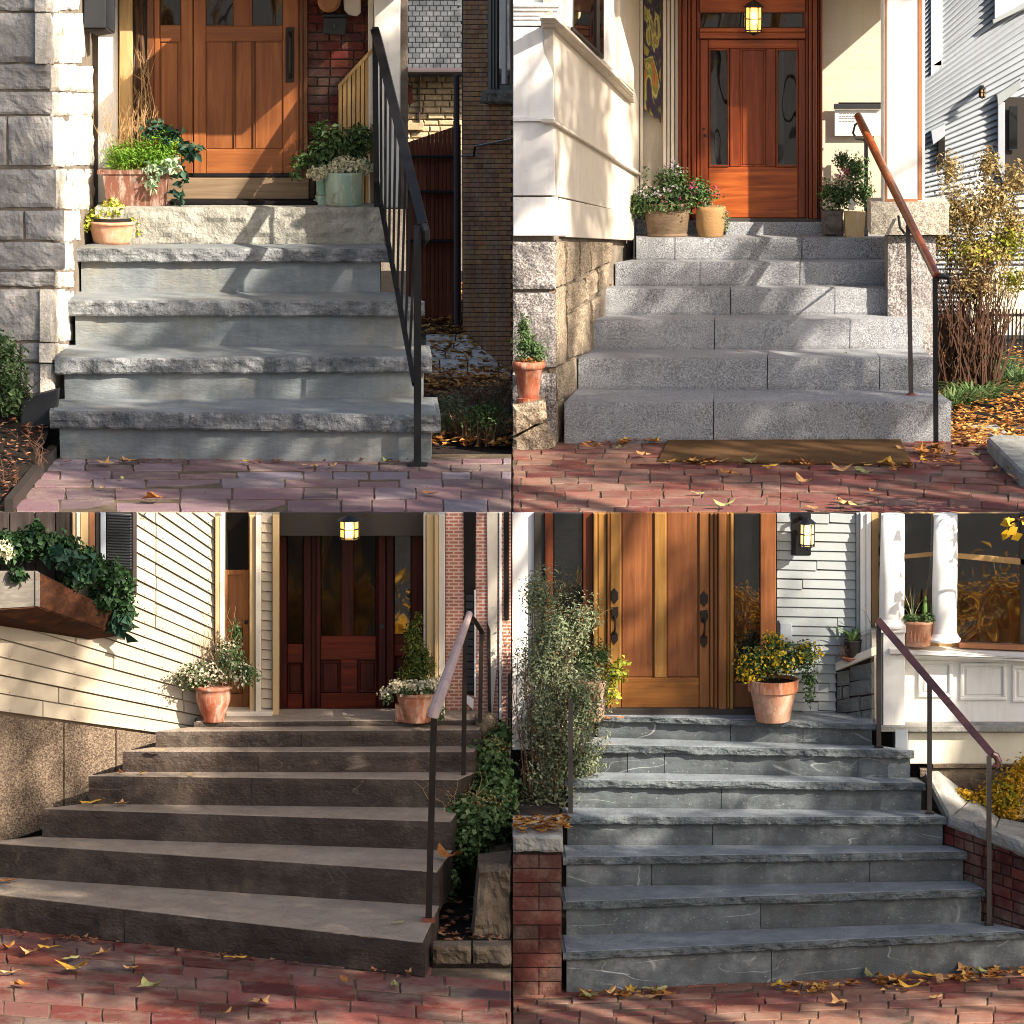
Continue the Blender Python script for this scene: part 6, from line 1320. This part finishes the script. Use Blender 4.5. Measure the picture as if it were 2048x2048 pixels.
# left pot by the shrub
c = p4(1183,1420,-.26,L4); c.y = -.26
lp_ = empty('pale_pot', c, 'pale pinkish pot of rosemary partly hidden behind the fine-leaved shrub', 'planter'); pot(lp_, c, [(22*MM,0),(24*MM,.005),(32*MM,.2),(34*MM,.205),(34*MM,.235),(30*MM,.235)], 'terracotta_pale', 26, soil=(29*MM,.22))
foliage('rosemary', [(c+V((-.03,0,.34)),(.06,.06,.1)), (c+V((.05,0,.37)),(.06,.06,.09)), (c+V((-.05,.03,.48)),(.025,.03,.09)), (c+V((.0,0,.28)),(.09,.07,.06))], 1300, .03, 'leaf_mid', lp_, 53, .22, .2, 0, 1.2); foliage('trailing_leaves', [(c+V((.13,-.04,.27)),(.07,.05,.07)), (c+V((.11,-.05,.17)),(.05,.04,.07)), (c+V((.17,-.04,.34)),(.04,.03,.03))], 260, .03, 'leaf_ygreen', lp_, 54, .6, .3)
# handrail
hr4 = empty('slate_stair_handrail', RZ(1978,1852,S4[0]['z']), 'slim iron posts carrying a plum-brown sloping handrail above slate steps', 'railing')
def post4(x, yt, yb, k):
    b = RZ(x, yb, S4[k]['z']); MB().bar(RY(x,yt,b.y), b, .026, .026).out('post', 'grey_iron', hr4); MB().box(b.x-.025,b.x+.025,b.y-.02,b.y+.02,b.z,b.z+.012).out('post_foot', 'bronze_iron', hr4); return b
b1 = post4(1757.5,1247,1496,5); b2_ = post4(1859,1368,1628,3); b3 = post4(1978,1512,1851,0)
A = RY(1757,1240,b1.y); B = RY(1985,1508,b3.y)
MB().bar(A, B, .036, .022).bar(A+V((-.004,0,-.014)), B+V((-.004,0,-.014)), .02, .03).out('handrail', 'rail_plum', hr4)
MB().tube([B, RY(1992,1512,b3.y), RY(1997,1522,b3.y), RY(1992,1533,b3.y), RY(1984,1530,b3.y)], [.018,.02,.02,.018,.012], 9).out('scroll_end', 'rail_plum', hr4); MB().tube([RY(1859,1370,b2_.y),RY(1855,1360,b2_.y),RY(1853,1352,b2_.y)], .007, 7).out('bracket', 'bronze_iron', hr4)
lpst = RZ(1141,1627,S4[3]['z']); tag(MB().bar(RY(1141,1400,lpst.y), lpst, .026, .026).out('iron_post', 'grey_iron'), 'slim iron post half hidden in the fine-leaved shrub', 'post')
# right brick cheek wall with coping
A = V((S4[3]['R'].x-.01, S4[3]['R'].y+.05)) if False else RY(1893,1690,S4[3]['R'].y+.04); B = RY(2062,1800,S4[0]['R'].y+.02); PCW = Plane((A.x,A.y),(B.x,B.y))
cw = empty('brick_cheek_wall', (A.x, A.y, Z4), 'red brick cheek wall with pale stone coping right of slate steps', 'wall')
PP('core', 'mortar_dark', cw, PCW, [(1880,1636),(2062,1700),(2062,1960),(1880,1900)], .12, -.012)
r = random.Random(17)
for i in range(13):
    y0 = 1646+i*22.5; x = 1888 - (i % 2)*18
    while x < 2060:
        L_ = r.choice([38,38,20]); x0, x1 = max(x,1888), min(x+L_-2.5,2060)
        if x1-x0 > 5:
            s_ = .34; f = lambda xx, yy: (xx, yy + (xx-1893)*s_)
            MB().plate([PCW.pt(*f(x0,y0)),PCW.pt(*f(x1,y0)),PCW.pt(*f(x1,y0+20)),PCW.pt(*f(x0,y0+20))], PCW.n, .05, .004).out('brick', 'brick_red', cw)
        x += L_
yA, yB = A.y, B.y
YL = lambda x: yA + (yB-yA)*(x-1893)/(2062-1893)
for q in ([(1850,1542,-.24),(1876,1540,-.22),(1945,1592,-.26),(1900,1634,YL(1900)-.02),(1893,1628,YL(1893))],[(1901,1635,YL(1901)-.03),(1946,1593,-.26),(1998,1634,-.38),(1985,1664,YL(1985)-.03)],[(1986,1665,YL(1986)-.03),(1999,1635,-.38),(2062,1648,-.46),(2062,1692,YL(2062)-.03)]):
    pts = [RY(x,y,Y) for x,y,Y in q]; n_ = (pts[1]-pts[0]).cross(pts[-1]-pts[0]).normalized(); n_ = n_ if n_.z > 0 else -n_
    MB().plate(pts, n_, .055, .008).out('coping_stone', 'cap_stone', cw)
MB().rock([PCW.pt(1893,1631,.03),PCW.pt(1948,1648,.03),PCW.pt(1948,1672,.03),PCW.pt(1893,1652,.03)], PCW.n, .06, .012, 8, 4, 3).out('coping_edge', 'cap_stone', cw); MB().rock([PCW.pt(1950,1649,.03),PCW.pt(2062,1692,.03),PCW.pt(2062,1722,.03),PCW.pt(1950,1674,.03)], PCW.n, .06, .012, 12, 4, 4).out('coping_edge', 'cap_stone', cw)
ys = empty('yellow_shrub', RY(1985,1640,-.33), 'bright yellow-leaved shrub between the cream base wall and stone coping', 'shrub'); g = lambda x, y, Y=-.33: RY(x, y, Y)
twigs('stems', g(1985,1640), 14, .28, .2, .004, 'dark_stem', ys, 3, (.16,.04), .03, 2)
foliage('foliage', [(g(1995,1590),(.12,.09,.1)), (g(2030,1570),(.1,.08,.12)), (g(1950,1600),(.08,.07,.06)), (g(1925,1590),(.06,.05,.05)), (g(2020,1620),(.1,.08,.07)), (g(2045,1530),(.05,.05,.06))], 2300, .024, 'leaf_yellow', ys, 55, .55, .3); foliage('green_leaves', [(g(1940,1610),(.12,.08,.06)), (g(2010,1590),(.12,.09,.1))], 900, .024, 'leaf_ygreen', ys, 56, .5, .3)
MB().box(g(1885,1650).x, g(2062,1650).x, -.40, -.21, Z4, g(1980,1645).z).out('bed_soil', 'soil', ys)
# ================================================================== fallen leaves
def fallen(px_, py_, z, size, seed, mat, label, group):
    r = random.Random(seed); p = RZ(px_, py_, z)
    o = bpy.data.objects.new('fallen_leaf', leaf_mesh(seed % 7, mat)); link(o, None, V((p.x, p.y, z+.002))); o.scale = (size,)*3
    o.rotation_euler = (r.uniform(-.12,.12), r.uniform(-.12,.12), r.uniform(0,6.28)); return tag(o, label, 'leaf', group)
MT = ['leaf_dry_tan','leaf_dry_orange','leaf_dry_tan','leaf_dry_yellow','leaf_dry_green']
FL = [  # (group, label, z, [(x,y,size px)])
 ('leaves on the purple brick path', 'dry fallen leaf on purple brick path below bluestone steps', ZU+.008, [(210,930,38),(262,926,44),(245,960,22),(308,1004,52),(492,926,22),(620,936,40),(665,935,24),(775,926,28),(860,990,30),(20,1012,34),(205,978,16)]),
 ('leaves on the red brick pavement', 'dry fallen leaf on red brick pavement around the coir mat', ZU+.008, [(1285,914,40),(1290,928,34),(1180,898,34),(1310,885,30),(1400,926,40),(1440,928,44),(1500,928,44),(1455,952,46),(1540,935,30),(1610,968,44),(1680,945,50),(1725,948,48),(1785,945,40),(1770,932,44),(1690,1014,50),(1625,1020,40),(1450,1016,44),(1840,905,44),(1850,925,36),(1800,900,30),(1930,890,34),(1950,915,38),(1900,930,40),(2025,945,30),(2035,962,44),(1990,940,30),(1395,990,26),(1745,985,20),(1345,880,24),(1515,876,22),(1745,874,30),(1240,898,26)]),
 ('leaves on the deep red pavement', 'dry fallen leaf on deep red bricks in front of slate steps', Z3+.008, [(95,1882,34),(98,1900,42),(60,1912,46),(205,1912,44),(140,1922,44),(18,1898,30),(150,1945,66),(270,1940,40),(20,1950,40),(300,1982,56),(40,1975,40),(470,1920,40),(450,2030,28),(520,2010,44),(790,1975,40),(690,1965,34)]),
 ('leaves on the pink pavement', 'dry fallen leaf on pinkish bricks below grey slate steps', Z4+.008, [(1555,1975,30),(1580,1970,26),(1598,1968,26),(1745,1958,40),(1800,1962,40),(1850,1956,48),(1880,1965,40),(1930,1945,44),(1960,1948,40),(2000,1950,44),(1820,1980,44),(1680,2010,44),(1870,1998,30),(1310,1985,46),(1340,1995,40),(1260,1985,40),(1290,1998,44),(1220,1990,36),(1180,1995,40)]),
 ('leaves on the fanning slate steps', 'dry fallen leaf lying on a brownish slate tread', None, [(20,1765,40,0),(180,1610,40,2),(200,1606,34,2),(240,1612,36,2),(795,1848,24,0),(245,1549,22,3),(285,1549,18,3),(383,1552,18,3),(315,1504,26,4)]),
 ('leaves on the granite steps', 'dry fallen leaf lying on a grey granite tread', None, [(1690,708,14,1),(1220,572,20,3),(1190,632,20,2),(1480,706,14,1)]),
]
n = 0
for grp, lab, z, L in FL:
    for t in L:
        if z is None:
            S = S3 if 'slate' in grp else S2; zz = S[t[3]]['z']+.008
        else: zz = z
        fallen(t[0], t[1], zz, t[2]*MM*1.15, n+3, MT[(n*7) % 5], lab, grp); n += 1
o = fallen(1035+870-1024+18, 1722, S3[1]['z']+.01, .20, 44, 'leaf_dry_orange', 'large curled brown leaf resting beside the ivy and railing post', None); 
if 'group' in o: del o['group']
r = random.Random(2); pts = []
for i in range(120): p = V((RY(r.uniform(1030,1130),1660,-.45).x, yp+.02+r.uniform(0,.2), zcap+.01+r.uniform(0,.06))); pts.append(p)
litter('pier_litter', pts, .07, 'leaf_litter', 'curled brown leaves heaped on the brick pier cap', 'leaf litter', 9)

def strip_pts(x0, y0, x1, y1, z, n, sp, seed):
    r = random.Random(seed); o = []
    for i in range(n):
        u = r.random(); u = u + .12*math.sin(u*17); p = RZ(x0+(x1-x0)*u, y0+(y1-y0)*u + abs(r.gauss(0,1))*sp, z); o.append(V((p.x, p.y, z+.004+r.uniform(0,.012))))
    return o
litter('mat_edge_litter', strip_pts(1300,924,1840,934,ZU,60,5,1)+strip_pts(1140,892,1330,882,ZU,30,3,2)+strip_pts(1830,890,1910,905,ZU,60,14,3), .075, 'leaf_litter', 'broken brown leaves gathered along the coir mat and lowest granite step', 'leaf litter', 11)
litter('step_foot_litter', strip_pts(1140,1992,1330,1986,Z4,60,6,4)+strip_pts(1560,1978,1960,1952,Z4,120,9,5)+strip_pts(1900,1948,2060,1940,Z4,60,10,6), .07, 'leaf_litter', 'broken tan leaves gathered at the foot of the grey slate steps', 'leaf litter', 12)
litter('path_edge_litter', strip_pts(130,926,860,923,ZU,70,2.5,7), .05, 'leaf_litter_red', 'crumbled leaves along the joint below the lowest bluestone riser', 'leaf litter', 13)
litter('slate_foot_litter', strip_pts(0,1862,850,1956,Z3,70,4,8), .055, 'leaf_litter_red', 'crumbled leaves along the foot of the brownish slate steps', 'leaf litter', 14)
def shade_tree(name, label, base, H, blobs, mat, seed, lsize=.10, trunk_r=.2):
    """an added maple out of view; crown clumps sit sunward of the spots to shade"""
    e = empty(name, base, label, 'tree'); b = V(base); r = random.Random(seed); top = b + V((-.3,.5,H))
    MB().tube([b, b.lerp(top,.25)+V((.06,0,0)), b.lerp(top,.6)+V((-.08,.05,0)), top], [trunk_r*1.25, trunk_r, trunk_r*.7, trunk_r*.3], 12).out('trunk', 'bark', e)
    rs = np.random.RandomState(seed); P = []; N = []
    for (p, rad, dens) in blobs:
        c = V(p) + SUN*SD; s_ = b.lerp(top, r.uniform(.55,.95)); mb = MB()
        mb.tube([s_, s_.lerp(c,.5)+V((0,0,.25)), c], [.06,.04,.012], 7)
        for k in range(7):
            d = V((r.gauss(0,1),r.gauss(0,1),r.gauss(0,1))).normalized()*rad; m = s_.lerp(c, r.uniform(.6,1)); q = c+d
            mb.tube([m, m.lerp(q,.5)+V((0,0,.06)), q], [.018,.012,.004], 5)
        mb.out('limb', 'bark', e)
        n = int(dens*rad*rad*2400); dd = rs.normal(size=(n,3)); dd /= np.linalg.norm(dd,axis=1,keepdims=True); k = max(3, n//10)
        cc = dd[:k]*(rs.random((k,1))**.45)*rad; j = rs.randint(0,k,n)
        P.append(np.array(c)+cc[j]+rs.normal(size=(n,3))*lsize*.9); N.append(dd+rs.normal(size=(n,3))*.6)
    P = np.concatenate(P); N = np.concatenate(N); N[:,2] += .4
    mesh_leaves('crown', leaf_arrays(P, N, lsize*(.7+.6*rs.random(len(P))), .8, rs), rs.random(len(P)), mat, e); return e
SD = 12.5
shade_tree('shade_maple', 'added unseen autumn maple, crown shaped to shade the left-hand steps', (8.6,-9.6,-.3), 9.5, [
    ((-2.6,-.9,.5),.7,1.2), ((-1.7,-1.0,.45),.8,1.1), ((-.8,-1.0,.4),.75,1.2), ((-1.5,-.4,.95),.5,1.0), ((-.7,-.3,.95),.45,1.0), ((-1.0,.1,2.2),.5,1.3), ((-1.05,-.05,1.8),.55,1.3), ((-1.0,-.05,2.45),.4,1.3), ((-.3,-.5,1.0),.4,.7), ((-2.9,-.5,1.6),.35,.7), ((-2.6,-.4,2.3),.3,.6),
    ((-2.4,2.1,2.75),.5,.7), ((-1.6,2.3,2.85),.55,.75), ((-.8,2.3,2.9),.5,.7), ((-1.9,2.95,3.3),.4,.7), ((-1.0,2.95,3.35),.55,1.2), ((-.9,3.3,3.6),.4,1.1), ((-1.15,4.3,4.5),.42,1.2), ((-2.95,2.5,4.0),.5,1.0), ((-2.98,2.5,5.0),.5,1.0), ((-2.95,2.5,3.2),.4,.8), ((-.75,3.8,3.9),.3,.6), ((-1.9,-2.3,.35),.7,1.1), ((-.9,-2.3,.35),.7,1.0), ((-1.7,1.0,2.6),.7,.9), ((-.6,1.2,2.6),.5,.9)], 'leaf_autumn', 3)
shade_tree('shade_maple', 'added unseen autumn maple, crown shaped to shade the granite and grey slate steps', (12.2,-9.0,-.3), 9.5, [
    ((.6,2.7,2.8),.5,1.2), ((1.2,2.9,2.85),.6,1.1), ((1.9,2.9,2.8),.45,.75), ((.9,3.6,3.2),.45,1.2), ((1.5,3.9,3.4),.45,1.2), ((1.5,3.3,3.05),.5,1.2), ((.5,3.5,4.2),.5,1.4), ((.5,3.5,5.0),.45,1.4), ((1.2,4.5,4.6),.4,1.2), ((2.5,3.2,2.9),.4,.7), ((1.9,4.2,3.6),.25,.5), ((1.0,1.6,2.6),.55,.8), ((2.3,1.6,2.6),.6,.9), ((2.6,9.5,4.2),.6,.5),
    ((.7,-1.2,.3),.7,1.1), ((1.5,-1.2,.3),.7,1.0), ((2.3,-1.0,.3),.65,1.1), ((1.0,-.7,.7),.4,.8), ((1.9,-.6,.7),.45,.8), ((2.6,-.7,.8),.35,.7), ((.9,-.1,2.1),.35,.7), ((1.35,-.1,1.8),.3,.7), ((1.85,-.1,1.45),.3,1.2), ((.2,-.9,.7),.4,1.0)], 'leaf_autumn', 5)
# small tree at the right whose twig hangs over the wide window
e = empty('small_linden', (3.55,-.9,-.3), 'slender linden whose yellow-leaved twig hangs before the wide window', 'tree')
b = V((3.55,-.9,-.3)); tp = V((3.5,-.85,3.4)); MB().tube([b, b.lerp(tp,.5)+V((.04,0,0)), tp], [.05,.04,.015], 9).out('trunk', 'bark', e)
t0 = b.lerp(tp,.72); t1 = RY(2035,1040,-.75); t2 = RY(2008,1052,-.7)
MB().tube([t0, V((3.2,-.8,t1.z+.12)), t1, t2], [.014,.011,.007,.003], 6).out('branch', 'bark', e)
rs = np.random.RandomState(4); cs = [(RY(2004,1044,-.7),.05),(RY(2015,1056,-.7),.05),(RY(2026,1042,-.72),.05),(RY(2046,1068,-.74),.05),(RY(2040,1034,-.74),.04),(RY(2012,1036,-.72),.04),(RY(2036,1054,-.74),.04),(RY(2044,1046,-.74),.04)]
P = np.array([tuple(c) for c, _ in cs]); mesh_leaves('twig_leaves', leaf_arrays(P, np.tile([[.1,-1,.3]],(len(P),1))+rs.normal(size=(len(P),3))*.2, np.full(len(P),.075), .75, rs, .12, .6), rs.random(len(P)), 'leaf_yellow', e)
foliage('crown', [(V((3.6,-.9,3.6)),(.4,.4,.5))], 500, .07, 'leaf_yellow', e, 5, .7)
# trees across the street, seen only as reflections in the panes
for i, (x, y) in enumerate(((-9,-44),(-3,-47),(3,-43),(9,-46),(15,-44))):
    e = empty('street_tree', (x,y,-.3), 'autumn street tree standing across the road', 'tree', 'trees across the road'); b = V((x,y,-.3))
    MB().tube([b, b+V((.1,0,3)), b+V((0,.1,6))], [.2,.15,.05], 9).out('trunk', 'bark', e)
    foliage('crown', [(b+V((0,0,5)),(2.4,2.2,2.2)), (b+V((.8,.5,6.5)),(1.6,1.6,1.5)), (b+V((-1,-.2,3.6)),(1.5,1.5,1.2))], 2600, .26, 'leaf_autumn', e, 30+i, .8, .3)

for i, x in enumerate((-3.2,-1.6,.2,1.9,3.4,4.9)):  # unseen shrubs added so the panes reflect golden leaves
    e = empty('reflection_shrub', (x,-7.2,-.3), 'low golden shrub added below the view to reflect in the window panes', 'shrub', 'added shrubs reflected in the panes'); b = V((x,-7.2,-.3))
    twigs('stems', b, 12, 1.0, .5, .012, 'dark_stem', e, i, (.2,.2)); foliage('foliage', [(b+V((0,0,.75)),(.85,.5,.6)), (b+V((.4,.1,.9)),(.4,.35,.4)), (b+V((-.4,0,.85)),(.4,.35,.4))], 2600, .075, 'leaf_reflected', e, 60+i, .7, .4)
